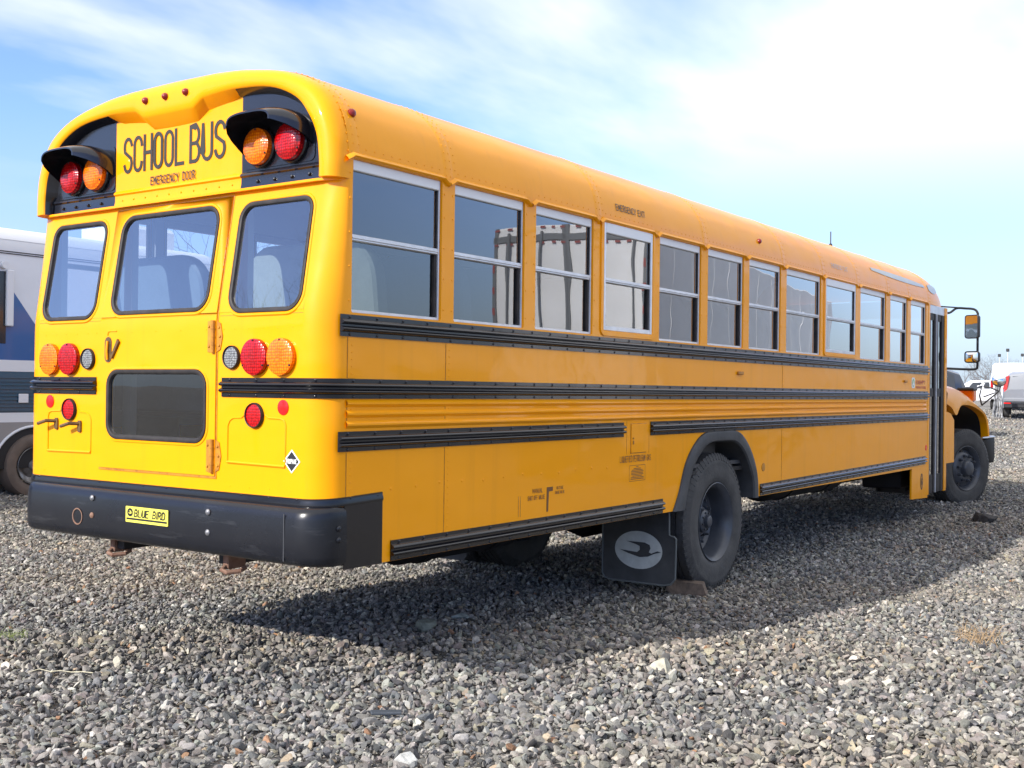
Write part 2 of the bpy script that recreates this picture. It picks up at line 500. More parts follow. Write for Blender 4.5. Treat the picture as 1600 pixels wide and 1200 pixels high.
# ------------------------------------------------------------------ stroke lettering
def _arc(cx_, cy_, rx, ry, a0, a1, n=10):
    return [(cx_ + rx * math.cos(R_(a0 + (a1 - a0) * k / n)), cy_ + ry * math.sin(R_(a0 + (a1 - a0) * k / n))) for k in range(n + 1)]
G = {
 'S': [_arc(.5, .76, .5, .24, 15, 180, 8) + [(0, .72)] + [(.08, .60), (.5, .5), (.92, .40)] + [(1, .28)] + _arc(.5, .24, .5, .24, 0, -165, 8)],
 'C': [_arc(.5, .78, .5, .22, 0, 180, 8) + _arc(.5, .22, .5, .22, 180, 360, 8)],
 'H': [[(0, 0), (0, 1)], [(1, 0), (1, 1)], [(0, .5), (1, .5)]],
 'O': [_arc(.5, .78, .5, .22, 0, 180, 8) + _arc(.5, .22, .5, .22, 180, 360, 8) + [(1, .78)]],
 'L': [[(0, 1), (0, 0), (.95, 0)]],
 'B': [[(0, 0), (0, 1), (.55, 1)] + _arc(.55, .76, .4, .24, 90, -90, 6) + [(0, .52)], [(.5, .52)] + _arc(.55, .26, .45, .26, 90, -90, 6) + [(0, 0)]],
 'U': [[(0, 1), (0, .22)] + _arc(.5, .22, .5, .22, 180, 360, 8) + [(1, 1)]],
 'E': [[(.95, 1), (0, 1), (0, 0), (.95, 0)], [(0, .52), (.8, .52)]],
 'M': [[(0, 0), (0, 1), (.5, .3), (1, 1), (1, 0)]],
 'R': [[(0, 0), (0, 1), (.55, 1)] + _arc(.55, .75, .42, .25, 90, -90, 6) + [(0, .5)], [(.5, .5), (1, 0)]],
 'G': [_arc(.5, .78, .5, .22, 0, 180, 8) + _arc(.5, .22, .5, .22, 180, 360, 8) + [(1, .45), (.55, .45)]],
 'N': [[(0, 0), (0, 1), (1, 0), (1, 1)]],
 'Y': [[(0, 1), (.5, .5), (1, 1)], [(.5, .5), (.5, 0)]],
 'D': [[(0, 0), (0, 1), (.5, 1)] + _arc(.5, .75, .5, .25, 90, 0, 5) + _arc(.5, .25, .5, .25, 0, -90, 5) + [(0, 0)]],
 'X': [[(0, 0), (1, 1)], [(0, 1), (1, 0)]],
 'I': [[(.5, 0), (.5, 1)]],
 'T': [[(.5, 0), (.5, 1)], [(0, 1), (1, 1)]],
 'Q': [_arc(.5, .78, .5, .22, 0, 180, 8) + _arc(.5, .22, .5, .22, 180, 360, 8) + [(1, .78)], [(.55, .25), (1.05, -.05)]],
 'F': [[(.95, 1), (0, 1), (0, 0)], [(0, .52), (.8, .52)]],
 'P': [[(0, 0), (0, 1), (.55, 1)] + _arc(.55, .73, .42, .27, 90, -90, 6) + [(0, .46)]],
 'A': [[(0, 0), (.5, 1), (1, 0)], [(.2, .35), (.8, .35)]],
 'V': [[(0, 1), (.5, 0), (1, 1)]],
 'K': [[(0, 0), (0, 1)], [(1, 1), (0, .45)], [(.3, .6), (1, 0)]],
 '6': [_arc(.5, .78, .5, .22, 20, 180, 6) + _arc(.5, .25, .5, .25, 180, 540, 12)],
}
def ribbon(mb, pts, w, fn, mi=0):
    for i in range(1, len(pts) - 1):
        a = Vector(pts[i]) - Vector(pts[i - 1]); c = Vector(pts[i + 1]) - Vector(pts[i])
        if a.length > 1e-9 and c.length > 1e-9 and a.angle(c) > 1.75:
            fb = lambda u, v: tuple(Vector(fn(u, v)) + (Vector(fn(u + 1e-3, v)) - Vector(fn(u, v))).cross(Vector(fn(u, v + 1e-3)) - Vector(fn(u, v))).normalized() * .0002)
            ribbon(mb, pts[:i + 1], w, fn, mi); ribbon(mb, pts[i:], w, fb, mi); return
    n = len(pts); Lp = []; Rp = []
    q0 = Vector(fn(*pts[0])); nn_ = (Vector(fn(pts[0][0] + 1e-3, pts[0][1])) - q0).cross(Vector(fn(pts[0][0], pts[0][1] + 1e-3)) - q0).normalized()
    base = fn; step_ = [0]
    fn = lambda u, v: tuple(Vector(base(u, v)) + nn_ * (2.5e-5 * step_[0]))
    for i in range(n):
        step_[0] = i
        b = Vector(pts[i])
        e1 = (b - Vector(pts[i - 1])) if i else (Vector(pts[1]) - b)
        e2 = (Vector(pts[i + 1]) - b) if i < n - 1 else e1
        n1 = Vector((-e1.y, e1.x)).normalized(); n2 = Vector((-e2.y, e2.x)).normalized()
        m_ = n1 + n2
        m_ = m_ / max(m_.length_squared, 0.55) * 2
        if i == 0: b = b - e2.normalized() * w / 2
        if i == n - 1: b = b + e1.normalized() * w / 2
        Lp.append(fn(b.x + m_.x * w / 2, b.y + m_.y * w / 2)); Rp.append(fn(b.x - m_.x * w / 2, b.y - m_.y * w / 2))
    mb.grid([Lp, Rp], mi)
def lettering(mb, text, fn, x0, y0, width, h, sw, shear=0.0, gap=0.42, mi=0, serif=False):
    """strokes for text; fn maps (u, v) of the surface to space"""
    units = 0
    for i, c in enumerate(text):
        units += (0.75 if c == ' ' else (0.15 if c == 'I' else 1.0)) + (gap if i < len(text) - 1 else 0)
    cw = width / units
    x = x0
    lay = [0]
    base_fn = fn
    def fn(u, v):
        p = Vector(base_fn(u, v)); e_ = 1e-3
        nn = (Vector(base_fn(u + e_, v)) - p).cross(Vector(base_fn(u, v + e_)) - p)
        return tuple(p + nn.normalized() * (.0004 * lay[0]))
    for c in text:
        cwid = cw * (0.75 if c == ' ' else (0.15 if c == 'I' else 1.0))
        if c in G:
            for pl in G[c]:
                lay[0] = (lay[0] + 1) % 7
                pts = [(x + (px if c != 'I' else .5) * cwid + shear * py * h, y0 + sw / 2 + py * (h - sw)) for px, py in pl]
                ribbon(mb, pts, sw, fn, mi)
                if serif:
                    for (px, py) in (pl[0], pl[-1]):
                        if py in (0, 1):
                            q = x + (px if c != 'I' else .5) * cwid + shear * py * h
                            yy = y0 + sw / 2 + py * (h - sw)
                            ribbon(mb, [(q - cw * .14, yy), (q + cw * .14, yy)], sw * 0.6, lambda a, b, f=fn: f(a, b), mi)
        x += cwid + cw * gap

# ==================================================================== SCHOOL BUS
# bus axes: x forward from the rear face, y to the left, z up; right side at y = -1.22
HW = 1.22
BUS = thing('school_bus', 'long yellow school bus with black rub rails parked on the gravel', 'school bus', (0, 0, 0))
def fx(z):
    if z <= 1.80: return 0.0
    if z <= 1.94: return 0.16 * (z - 1.80) ** 2 / 0.28
    return min(0.16 * (z - 1.87), 0.101)
RP = lambda y, z: (fx(z), y, z)
SP = lambda x, z: (x, -HW, z)
SL = lambda x, z: (x, HW, z)
def densify(P, step=0.08):
    Q = []
    n = len(P)
    for i in range(n):
        a = Vector(P[i]); b = Vector(P[(i + 1) % n])
        k = max(1, int((b - a).length / step))
        for j in range(k): Q.append(tuple(a + (b - a) * j / k))
    return Q

WIN = [(.165, .835), (.94, 1.59), (1.705, 2.35), (2.475, 3.125), (3.24, 3.893), (4.01, 4.665), (4.775, 5.44), (5.57, 6.41), (6.525, 7.375), (7.54, 8.38), (8.535, 9.17), (9.305, 9.935)]
EMERG = (3, 8)
WZ0, WZ1 = 1.872, 2.60
SEAMS = [.15, .885, 2.41, 3.95, 5.50, 6.47, 7.455, 8.46, 9.24, 10.06]

# ---- side walls
arch = [(3.60, .67), (3.64, .86), (3.72, 1.02), (3.87, 1.15), (4.03, 1.20), (4.53, 1.20), (4.72, 1.13), (4.89, .965), (4.95, .82), (4.97, .67)]
def side_wall(sgn):
    mb = MB()
    fn = (lambda x, z: (x, sgn * HW, z))
    x1 = 10.10 if sgn < 0 else 10.95
    # lower sheet, belt sheet, window band
    low = [(.15, .67)] + arch + [(9.40, .67), (9.40, .33), (x1, .33), (x1, 1.30), (.15, 1.30)]
    mb.wall(low, [], fn)
    mb.wall([(.15, 1.30), (x1, 1.30), (x1, 1.80), (.15, 1.80)], [], fn)
    holes = []
    for i, (a, b) in enumerate(WIN):
        z0 = WZ0 + (.035 if i in EMERG else 0)
        holes.append(rrect(a, b, z0, WZ1 - .003, .012, 2))
    mb.wall([(.15, 1.80), (x1, 1.80), (x1, 2.63), (.15, 2.63)], holes, fn, depth=.05, ddir=(0, -sgn, 0))
    # seams: narrow lapped strips with rivet rows
    n = (0, sgn, 0)
    o = sgn * (HW + .0022)
    for x in SEAMS[:-1]:
        if x in (2.41, 3.95, 6.47, 7.455, 8.46, 9.24): continue
        for za, zb in ((.68, 1.215), (1.33, 1.46), (1.565, 1.755)):
            if 3.6 < x < 5.0: continue
            mb.box(x - .005, x + .045, min(o, sgn * HW), max(o, sgn * HW), za, zb)
            mb.box(x - .010, x - .0055, min(sgn * (HW + .0008), sgn * HW), max(sgn * (HW + .0008), sgn * HW), za, zb, 1)
            mb.rivets([(x + .02, o, z) for z in np.arange(za + .02, zb, .034)], n, .0045, .003)
    for i, (a, b) in enumerate(WIN):
        for xx in (a - .018, b + .018):
            mb.rivets([(xx, sgn * HW, z) for z in (1.93, 2.09, 2.25, 2.41, 2.53)], n, .006, .004)
    mb.rivets([(x, sgn * HW, 1.03 + .006 * math.sin(9 * x)) for x in np.arange(.46, 2.6, .19)], n, .009, .004)
    # three pressed ribs between the lower rails
    for zc in (1.345, 1.395, 1.445):
        rows = []
        for dz, d in ((-.018, .001), (-.004, .014), (.004, .014), (.018, .001)):
            rows.append([(x, sgn * (HW + d), zc + dz) for x in (.135, .15, .885, x1 - .15)])
        mb.grid(rows)
    # drip moulding over each window, lifted in the middle
    for i, (a, b) in enumerate(WIN):
        rows = []
        for dz, d in ((-.004, .002), (.0, .016), (.006, .021), (.016, .014), (.026, .001)):
            row = []
            for t in (0, .03, .06, .1, .5, .9, .94, .97, 1.0):
                x = (a - .05) + (b - a + .10) * t
                lift = 0.0 if t in (0, 1.0) else (.012 if t in (.03, .97) else .026)
                row.append((x, sgn * (HW + d), 2.578 + dz + lift))
            rows.append(row)
        mb.grid(rows)
    # yellow bead along wheel arch
    orient(mb, None, 0)
    o = obj('side_panel', mb, [M['yellow'], M['hinge']], BUS, recalc='merge')
    return o
side_wall(-1); side_wall(1)

# ---- rear wall
mb = MB()
WINR = {}
def rear_loop(y0, y1, z0, z1, r):
    return densify(rrect(y0, y1, z0, z1, r, 7), .12)
rw_right = rrect(-1.04, -.553, 1.889, 2.42, (.085, .085, .075, .06), 7)
rw_left = [(-y, z) for y, z in rw_right][::-1]
dw_top = rrect(-.388, .388, 1.905, 2.425, .085, 7)
dw_low = rrect(-.395, .395, 1.243, 1.588, .075, 7)
for s in (-1, 1):
    a, b = sorted((s * .478, s * 1.07))
    mb.wall([(a, .94), (b, .94), (b, 1.80), (a, 1.80)], [], RP)
    mb.grid([[RP(y, z) for y in (a, b)] for z in np.linspace(1.80, 1.884, 6)])
    mb.wall([(a, 1.884), (b, 1.884), (b, 2.5), (a, 2.5)], [rw_right if s < 0 else rw_left], lambda y, z: (0.16 * (z - 1.87), y, z), depth=.03, ddir=(1, 0, 0))
    rows = []
    for z in list(np.linspace(.94, 1.80, 3)) + list(np.linspace(1.82, 1.96, 6)) + [2.1, 2.3, 2.5]:
        f = fx(z)
        rows.append([(.15 - (.15 - f) * math.cos(t), s * (1.07 + .15 * math.sin(t)), z) for t in np.linspace(0, PI / 2, 13)])
    mb.grid(rows)
mb.wall([(-.478, .94), (.478, .94), (.478, 1.066), (-.478, 1.066)], [], RP)
mb.wall([(-.478, 2.478), (.478, 2.478), (.478, 2.5), (-.478, 2.5)], [], lambda y, z: (.1, y, z))
# pressed bead outlines either side of the door
for s in (-1, 1):
    P = [(.56, 1.155), (.56, 1.325), (.575, 1.352), (.60, 1.365), (.66, 1.368), (.685, 1.385)]
    mb.tube([(-.001, s * y, z) for y, z in P], .0045, 6)
    mb.tube([(-.001, s * y, z) for y, z in [(.825, 1.385), (.85, 1.37), (.93, 1.368), (.955, 1.36), (.965, 1.34), (.965, 1.15)]], .0045, 6)
    mb.tube([(-.002, s * y, z) for y, z in [(.56, 1.148), (.965, 1.143)]], .007, 6)
    mb.rivets([(0, s * y, z) for y in (.58, .72, .86, 1.0) for z in (1.03,)], (-1, 0, 0), .004, .002)
    mb.rivets([(0, s * y, z) for y, z in ((.52, 1.80), (.60, 1.80), (.7, 1.80), (.8, 1.80), (.9, 1.80), (1.0, 1.80))], (-1, 0, 0), .004, .002)
orient(mb, 1.5, 0)
for s in (-1, 1):
    a, b = sorted((s * .49, s * 1.07))
    mb.box(fx(1.868) - .001, fx(1.868) + .01, a, b, 1.866, 1.8685, 1)
obj('rear_panel', mb, [M['yellow'], M['hinge']], BUS, recalc='merge')

# ---- rear emergency door
mb = MB()
DX = .008
fnl = lambda y, z: (-DX, y, z); fnu = lambda y, z: (0.16 * (z - 1.87) - DX, y, z)
mb.wall([(-.472, 1.073), (.472, 1.073), (.472, 1.80), (-.472, 1.80)], [dw_low], fnl, depth=.03, ddir=(1, 0, 0))
mb.grid([[(fx(z) - DX, y, z) for y in (-.472, .472)] for z in np.linspace(1.80, 1.884, 6)])
mb.wall([(-.472, 1.884), (.472, 1.884), (.472, 2.474), (-.472, 2.474)], [dw_top], fnu, depth=.03, ddir=(1, 0, 0))
rows = []
for z in (1.073, 1.80, 1.84, 1.884, 2.474): rows.append([(fx(z) - DX, -.472, z), (fx(z) + .02, -.472, z)])
mb.grid(rows)
mb.grid([[(x, -y, z) for x, y, z in r] for r in rows])
mb.grid([[(-DX, -.472, 1.073), (.02, -.472, 1.073)], [(-DX, .472, 1.073), (.02, .472, 1.073)]])
mb.rivets([(-DX, y, 1.80) for y in (-.4, -.2, 0, .2, .4)], (-1, 0, 0), .004, .002)
orient(mb, 1.5, 0)
DOOR = obj('emergency_door', mb, M['yellow'], BUS, recalc='merge')
mb = MB()
mb.box(-.004, .018, -.480, .480, 1.060, 1.0735)
mb.box(-.0025, .018, -.480, -.4725, 1.060, 1.80); mb.box(-.0025, .018, .4725, .480, 1.060, 1.80)
mb.grid([[(fx(z) - .002, y, z) for y in (-.480, -.4725)] for z in (1.80, 1.84, 1.884, 2.478)])
mb.grid([[(fx(z) - .002, y, z) for y in (.4725, .480)] for z in (1.80, 1.84, 1.884, 2.478)])
obj('door_seal', mb, M['hinge'], DOOR)

def window_unit(parent, loop, fn, normal, name='rear_window', gl='rearglass'):
    """gasket ring round an opening and glass inside it"""
    nrm = Vector(normal)
    mb = MB()
    rings = []
    for d, h in ((.014, 0), (.012, .008), (.003, .010), (-.007, .006), (-.014, -.012)):
        rings.append([Vector(fn(*p)) + nrm * h for p in offset_loop(loop, d)])
    mb.grid(rings, closed=True)
    g = obj(name, mb, M['rubber'], parent)
    mb = MB()
    rings = []
    for d, h in ((.030, -.001), (.026, .004), (.017, .005), (.013, .001)):
        rings.append([Vector(fn(*p)) + nrm * h for p in offset_loop(loop, d)])
    mb.grid(rings, closed=True)
    obj('window_bead', mb, M['yellow'], g)
    mb = MB()
    mb.wall(offset_loop(loop, -.006), [], lambda a, b: tuple(Vector(fn(a, b)) - nrm * .006))
    obj('pane', mb, M[gl], g, smooth=0)
up_n = Vector((-1, 0, .16)).normalized()
fn_w = lambda y, z: (0.16 * (z - 1.87), y, z)
window_unit(BUS, rw_right, fn_w, up_n)
window_unit(BUS, rw_left, fn_w, up_n)
window_unit(DOOR, dw_top, fnu, up_n, 'door_window')
window_unit(DOOR, dw_low, fnl, (-1, 0, 0), 'door_window', 'lowglass')

# hinges on the right of the door
for za, zb in ((1.685, 1.845), (1.09, 1.255)):
    mb = MB()
    mb.tube([(-.014, -.455, za), (-.014, -.455, zb)], .013, 10)
    for k in range(1, 4):
        z = za + (zb - za) * k / 4
        mb.tube([(-.014, -.455, z - .003), (-.014, -.455, z + .003)], .0145, 10)
    P = [(-.455, za - .005), (-.50, za + .015), (-.515, (za + zb) / 2), (-.50, zb - .015), (-.455, zb + .005)]
    mb.prism(P, lambda y, z: (-.0005, y, z), (-.004, 0, 0))
    mb.prism([(-.455, za), (-.455, zb), (-.415, zb - .004), (-.415, za + .004)], lambda y, z: (-.0085, y, z), (-.004, 0, 0))
    mb.rivets([(-.0048, -.492, za + .035), (-.0048, -.497, (za + zb) / 2), (-.0048, -.49, zb - .035)], (-1, 0, 0), .008, .007)
    mb.rivets([(-.0128, -.425, za + .03), (-.0128, -.425, zb - .03)], (-1, 0, 0), .008, .007)
    obj('hinge', mb, M['hinge'], DOOR)
# recessed handle and lever
mb = MB()
mb.prism(rrect(.372, .432, 1.640, 1.778, .028, 5), lambda y, z: (-.0085, y, z), (-.002, 0, 0))
mb.prism([(.298, 1.750), (.312, 1.765), (.370, 1.668), (.360, 1.660)], lambda y, z: (-.0085, y, z), (-.012, 0, 0))
hd = obj('door_handle', mb, M['bronze'], DOOR)
mb = MB()
mb.tube([(-.016, .40, 1.655), (-.020, .40, 1.70), (-.016, .40, 1.755)], .007, 8)
mb.tube([(-.010, .408, 1.785), (-.010, .405, 1.80), (-.010, .395, 1.808), (-.010, .33, 1.808)], .003, 6)
obj('lever', mb, M['yellow'], hd)

# ---- roof
half = [(1.22, 2.60), (1.213, 2.68), (1.192, 2.77), (1.15, 2.855), (1.08, 2.935), (.96, 3.012), (.78, 3.07), (.55, 3.108), (.3, 3.128), (0, 3.135)]
RH = catmull(half, 5)
PROF = [(-y, z) for y, z in RH] + [(y, z) for y, z in RH[::-1][1:]]
mb = MB()
def front_sec(x):
    t = max(0.0, (x - 10.15) / .90)
    k = math.sqrt(max(0, 1 - t * t * .93)); ky = 1 - .10 * t ** 2.5
    return [(x, y * ky, 2.60 + (z - 2.60) * k) for y, z in PROF]
xs = [.16, 3, 6, 9, 10.15] + [10.15 + .9 * k / 10 for k in range(1, 11)]
mb.grid([front_sec(x) for x in xs])
def prof_frame(i):
    a = Vector((0, *PROF[max(i - 1, 0)])); b = Vector((0, *PROF[min(i + 1, len(PROF) - 1)]))
    d = (b - a).normalized()
    return Vector((0, -d.z, d.y)) if True else None
def prof_pt(s):
    """point and outward normal at arc length s from the right eave"""
    acc = 0
    for i in range(len(PROF) - 1):
        a = Vector((0, *PROF[i])); b = Vector((0, *PROF[i + 1])); L_ = (b - a).length
        if acc + L_ >= s:
            d = (b - a).normalized(); return a + (b - a) * ((s - acc) / L_), Vector((0, -d.z, d.y))
        acc += L_
    return Vector((0, *PROF[-1])), Vector((0, 1, 0))
for x in SEAMS:
    rows = []
    for dx, h in ((-.036, 0), (-.024, .0018), (.024, .0018), (.036, 0)):
        rows.append([(x + dx + (.02 if x < .2 else 0), p[0] + h * prof_frame(i).y, p[1] + h * prof_frame(i).z) for i, p in enumerate(PROF)])
    mb.grid(rows)
    for s in np.arange(.03, .62 if x < .2 else 1.5, .042):
        p, n = prof_pt(s)
        mb.rivets([(x + dx, p.y + n.y * h, p.z + n.z * h) for dx, h in ((-.018, .0017), (.018, .0017), (.06, 0))], n, .0048, .003)
for a, b in WIN:
    for s, st in ((.055, .062),):
        p, n = prof_pt(s)
        mb.rivets([(x, p.y, p.z) for x in np.arange(a + .03, b, st)], n, .0048, .003)
ROOF = obj('roof', mb, M['yellow'], BUS)
# roof side marker lamps and antenna
for (x, s, mname) in ((.15 + .05, .23, 'markred'), (5.02, .17, 'markred')):
    p, n = prof_pt(s)
    mb = MB(); mb.lathe([(0, .022), (.012, .021), (.022, .012), (.025, 0)], (x, p.y, p.z), n, 12)
    obj('marker_lamp', mb, M[mname], BUS)
mb = MB(); mb.tube([(7.7, -.85, 3.04), (7.7, -.85, 3.20)], .006, 6); mb.lathe([(0, .02), (.02, .015), (.03, .006)], (7.7, -.85, 3.05), (0, 0, 1), 10)
obj('antenna', mb, M['flatblack'], BUS)
# painted over patches on the front of the roof
def roof_patch(x0, x1, s0, s1, taper):
    mb = MB(); rows = []
    for k in range(13):
        t = k / 12; x = x0 + (x1 - x0) * t
        a, b = s0 + taper * t, s1 + taper * t
        w_ = math.sin(PI * min(max(t, .04), .96)) ** .35
        c_ = (a + b) / 2; h_ = (b - a) / 2 * w_
        row = []
        for j in range(4):
            p, n = prof_pt(c_ - h_ + 2 * h_ * j / 3)
            q = p + n * .005
            row.append((x, q.y, q.z))
        rows.append(row)
    mb.grid(rows)
    obj('paint_patch', mb, M['ghost'], ROOF)
roof_patch(8.0, 9.95, .20, .27, -.03)
roof_patch(10.12, 10.45, .14, .26, 0)

# ---- moulded rear cap with the flasher panels
OUT = [(1.22, 2.5), (1.22, 2.60), (1.203, 2.73), (1.14, 2.872), (1.035, 2.972), (.84, 3.055), (.56, 3.107), (.36, 3.125), (.30, 3.128), (.22, 3.132), (0, 3.135)]
INN = [(1.11, 2.505), (1.108, 2.60), (1.088, 2.715), (1.033, 2.815), (.945, 2.905), (.77, 2.975), (.52, 3.000), (.34, 2.994), (.275, 2.988), (.20, 2.945), (0, 2.945)]
oc = catmull(OUT, 5); ic = catmull(INN[:8], 5)[:-1] + [p for p in [(.34, 2.992)]]
# densify the straight middle part without overshoot
def lin(P, m):
    Q = []
    for i in range(len(P) - 1):
        for k in range(m): Q.append(tuple(P[i][j] + (P[i + 1][j] - P[i][j]) * k / m for j in (0, 1)))
    return Q + [P[-1]]
ic = catmull(INN[:8], 5)[:-1] + lin(INN[7:], 5)
n_ = len(oc)
O2 = [(-y, z) for y, z in oc] + [(y, z) for y, z in oc[::-1][1:]]
I2 = [(-y, z) for y, z in ic] + [(y, z) for y, z in ic[::-1][1:]]
PX = .106
rows = []
for s_, x_ in ((0, .165), (0.01, .135), (.05, .10), (.14, .070), (.30, .050), (.5, .042), (.75, .040), (.93, .044), (1.0, .052)):
    rows.append([(x_, o[0] + (i[0] - o[0]) * s_, o[1] + (i[1] - o[1]) * s_) for o, i in zip(O2, I2)])
mb = MB()
mb.grid(rows)
def inner_pt(i):   # where the brow underside meets the recessed panel
    y, z = I2[i]
    c = Vector((0, 2.45)); d = (Vector((y, z)) - c)
    k = .035 if abs(y) > .5 else .055
    q = Vector((y, z)) - d.normalized() * k * (1.0 if z > 2.6 else .25)
    return (q.x, q.y)
J2 = [inner_pt(i) for i in range(len(I2))]
J2[0] = (-1.10, 2.505); J2[-1] = (1.10, 2.505)
for i in range(len(I2) - 1):
    mi = 1 if min(abs(I2[i][0]), abs(I2[i + 1][0])) > .505 else 0
    mb.add([(.052, *I2[i]), (.052, *I2[i + 1]), (PX, *J2[i + 1]), (PX, *J2[i])], [(0, 1, 2, 3)], mi)
# recessed panel, black outside |y| > .516 (right lobe, centre, left lobe)
poly = J2
def clip(poly, y0, y1):
    P = poly
    for sgn, lim in ((1, y0), (-1, y1)):
        Q = []
        for i in range(len(P)):
            a, b = P[i], P[(i + 1) % len(P)]
            ia, ib = sgn * a[0] >= sgn * lim, sgn * b[0] >= sgn * lim
            if ia: Q.append(a)
            if ia != ib:
                t = (lim - a[0]) / (b[0] - a[0]); Q.append((lim, a[1] + (b[1] - a[1]) * t))
        P = Q
    return P
for y0, y1, mi in ((-2, -.516, 1), (-.516, .516, 0), (.516, 2, 1)):
    P = clip(poly, y0, y1)
    mb.wall(P, [], lambda y, z: (PX, y, z), mi)
# bottom of cap and the gutter lip
bot = [r[0] for r in rows] + [(PX, *J2[0])]
mb.add(bot, [tuple(range(len(bot)))], 0)
bot = [r[-1] for r in rows] + [(PX, *J2[-1])]
mb.add(bot, [tuple(range(len(bot)))], 0)
# ledge bead low on the panel
for y0, y1, mi in ((-1.09, -.516, 1), (-.516, .516, 0), (.516, 1.09, 1)):
    rws = []
    for dz, dx in ((.085, 0), (.075, -.012), (.066, -.014), (.058, -.004), (.03, -.004), (.0, -.010)):
        rws.append([(PX + dx, y0, 2.505 + dz), (PX + dx, y1, 2.505 + dz)])
    mb.grid(rws, mi)
for yy in (-1.0, -.88, -.76, -.64, .64, .76, .88, 1.0):
    mb.rivets([(PX - .006, yy, 2.535)], (-1, 0, 0), .010, .012, 1)
mb.rivets([(PX - .006, yy, 2.535) for yy in np.arange(-.45, .5, .1)], (-1, 0, 0), .005, .004, 0)
CAP = obj('rear_cap', mb, [M['yellow'], M['patch']], BUS, smooth=40)
mb = MB()
mb.prism([(.16, -1.221), (.125, -1.20), (.085, -1.14), (.070, -1.08), (.070, 1.08), (.085, 1.14), (.125, 1.20), (.16, 1.221), (.18, 1.2), (.18, -1.2)], lambda x, y: (x, y, 2.492), (0, 0, .012))
obj('gutter_lip', mb, M['yellow'], CAP)

# marker lamps in the brow
for y in (-.165, .0, .165):
    mb = MB(); mb.lathe([(0, .019), (.010, .018), (.018, .011), (.021, 0)], (.041, y + .01, 3.035), (-1, 0, .1), 12)
    obj('marker_lamp', mb, M['markred'], BUS)

# flashers
def lens(name, y, z, x0, r, matl, depth=.04, rimm=None, parent=BUS, screws=True):
    mb = MB()
    mb.lathe([(0, r * 1.0), (depth * .55, r * 1.0), (depth * .75, r * .985), (depth * .80, r * .93), (depth * .93, r * .75), (depth, r * .35), (depth * 1.01, 0)], (x0, y, z), (-1, 0, 0), 36)
    if screws:
        mb.rivets([(x0 - depth * .80, y + r * .9 * math.sin(a), z + r * .9 * math.cos(a)) for a in (0, PI * 2 / 3, PI * 4 / 3)], (-1, 0, 0), .006, .006, 1)
    o = obj(name, mb, [matl, M['rubber']], parent, smooth=30)
    if rimm:
        mb = MB(); mb.lathe([(0, r * 1.12), (.012, r * 1.12), (.018, r * 1.06), (.016, r * 1.0), (0, r * 1.0)], (x0, y, z), (-1, 0, 0), 36)
        obj('lamp_rim', mb, rimm, o)
    return o
for s in (-1, 1):
    lens('flasher_lamp', s * .888, 2.70, .100, .090, M['red'], .055, M['patch'])
    lens('flasher_lamp', s * .665, 2.70, .100, .090, M['amber'], .055, M['patch'])
    # visor: curved black hood over the pair
    mb = MB(); yc = s * .775
    def arc_pts(x, ry, zt, zb, th=0):
        P = []
        for k in range(25):
            a = PI * k / 24
            c_ = math.cos(a); s_ = math.sin(a)
            e = .62
            yy = yc + (ry - th) * math.copysign(abs(c_) ** e, c_)
            P.append((x, yy, zb + (zt - th - zb) * abs(s_) ** e))
        return P
    secs = [(.104, .245, 2.848, 2.675), (.06, .245, 2.852, 2.705), (.01, .232, 2.852, 2.730), (-.04, .205, 2.846, 2.752), (-.08, .165, 2.834, 2.768), (-.095, .150, 2.826, 2.772)]
    outer_ = [arc_pts(*q) for q in secs]; inner_ = [arc_pts(*q, th=.008) for q in secs]
    mb.grid(outer_); mb.grid(inner_[::-1])
    mb.grid([outer_[-1], inner_[-1]])
    # back plate
    mb.prism(rrect(yc - .255, yc + .255, 2.60, 2.845, .03, 3), lambda y, z: (PX - .004, y, z), (.003, 0, 0))
    obj('flasher_hood', mb, M['patch'], BUS)

# SCHOOL BUS / EMERGENCY DOOR
def text_part(name, text, fn, x0, y0, w, h, sw, m, parent, **k):
    mb = MB(); lettering(mb, text, fn, x0, y0, w, h, sw, **k)
    return obj(name, mb, m, parent, smooth=0, recalc=False)
fn_r = lambda x: (lambda u, v: (x, -u, v))
text_part('lettering', 'SCHOOL', fn_r(PX - .002), -.440, 2.680, .500, .200, .0195, M['letter'], CAP)
text_part('lettering', 'BUS', fn_r(PX - .002), .118, 2.680, .266, .200, .0195, M['letter'], CAP, gap=.42)
text_part('lettering', 'EMERGENCY DOOR', fn_r(PX - .0045 - .0005), -.205, 2.597, .365, .046, .0055, M['letter'], CAP)

# ---- tail lamps
for s in (-1, 1):
    lens('tail_lamp', s * .758, 1.661, -.001, .089, M['red'], .030)
    lens('turn_lamp', s * .940, 1.661, -.001, .089, M['amber'], .030)
    lens('backup_lamp', s * .587, 1.661, -.001, .052, M['clear'], .012, M['rubber'], screws=False)
    lens('stop_lamp', s * .755, 1.380, -.001, .055, M['red'], .014, M['rubber'], screws=False)
    mb = MB(); mb.lathe([(0, .036), (.004, .036), (.005, .033), (.005, 0)], (-.0005, s * .948, 1.422), (-1, 0, 0), 28)
    obj('reflector', mb, M['reflector'], BUS)
# latches low on the left corner
for y, z in ((.93, 1.30), (.71, 1.29)):
    mb = MB()
    mb.tube([(-.004, y - .045, z + .012), (-.05, y - .02, z + .014), (-.055, y + .05, z - .004)], .010, 8)
    mb.prism(rrect(y - .065, y - .035, z - .035, z + .03, .01, 3), lambda a, b: (-.001, a, b), (-.008, 0, 0))
    obj('latch', mb, M['bronze'], BUS)
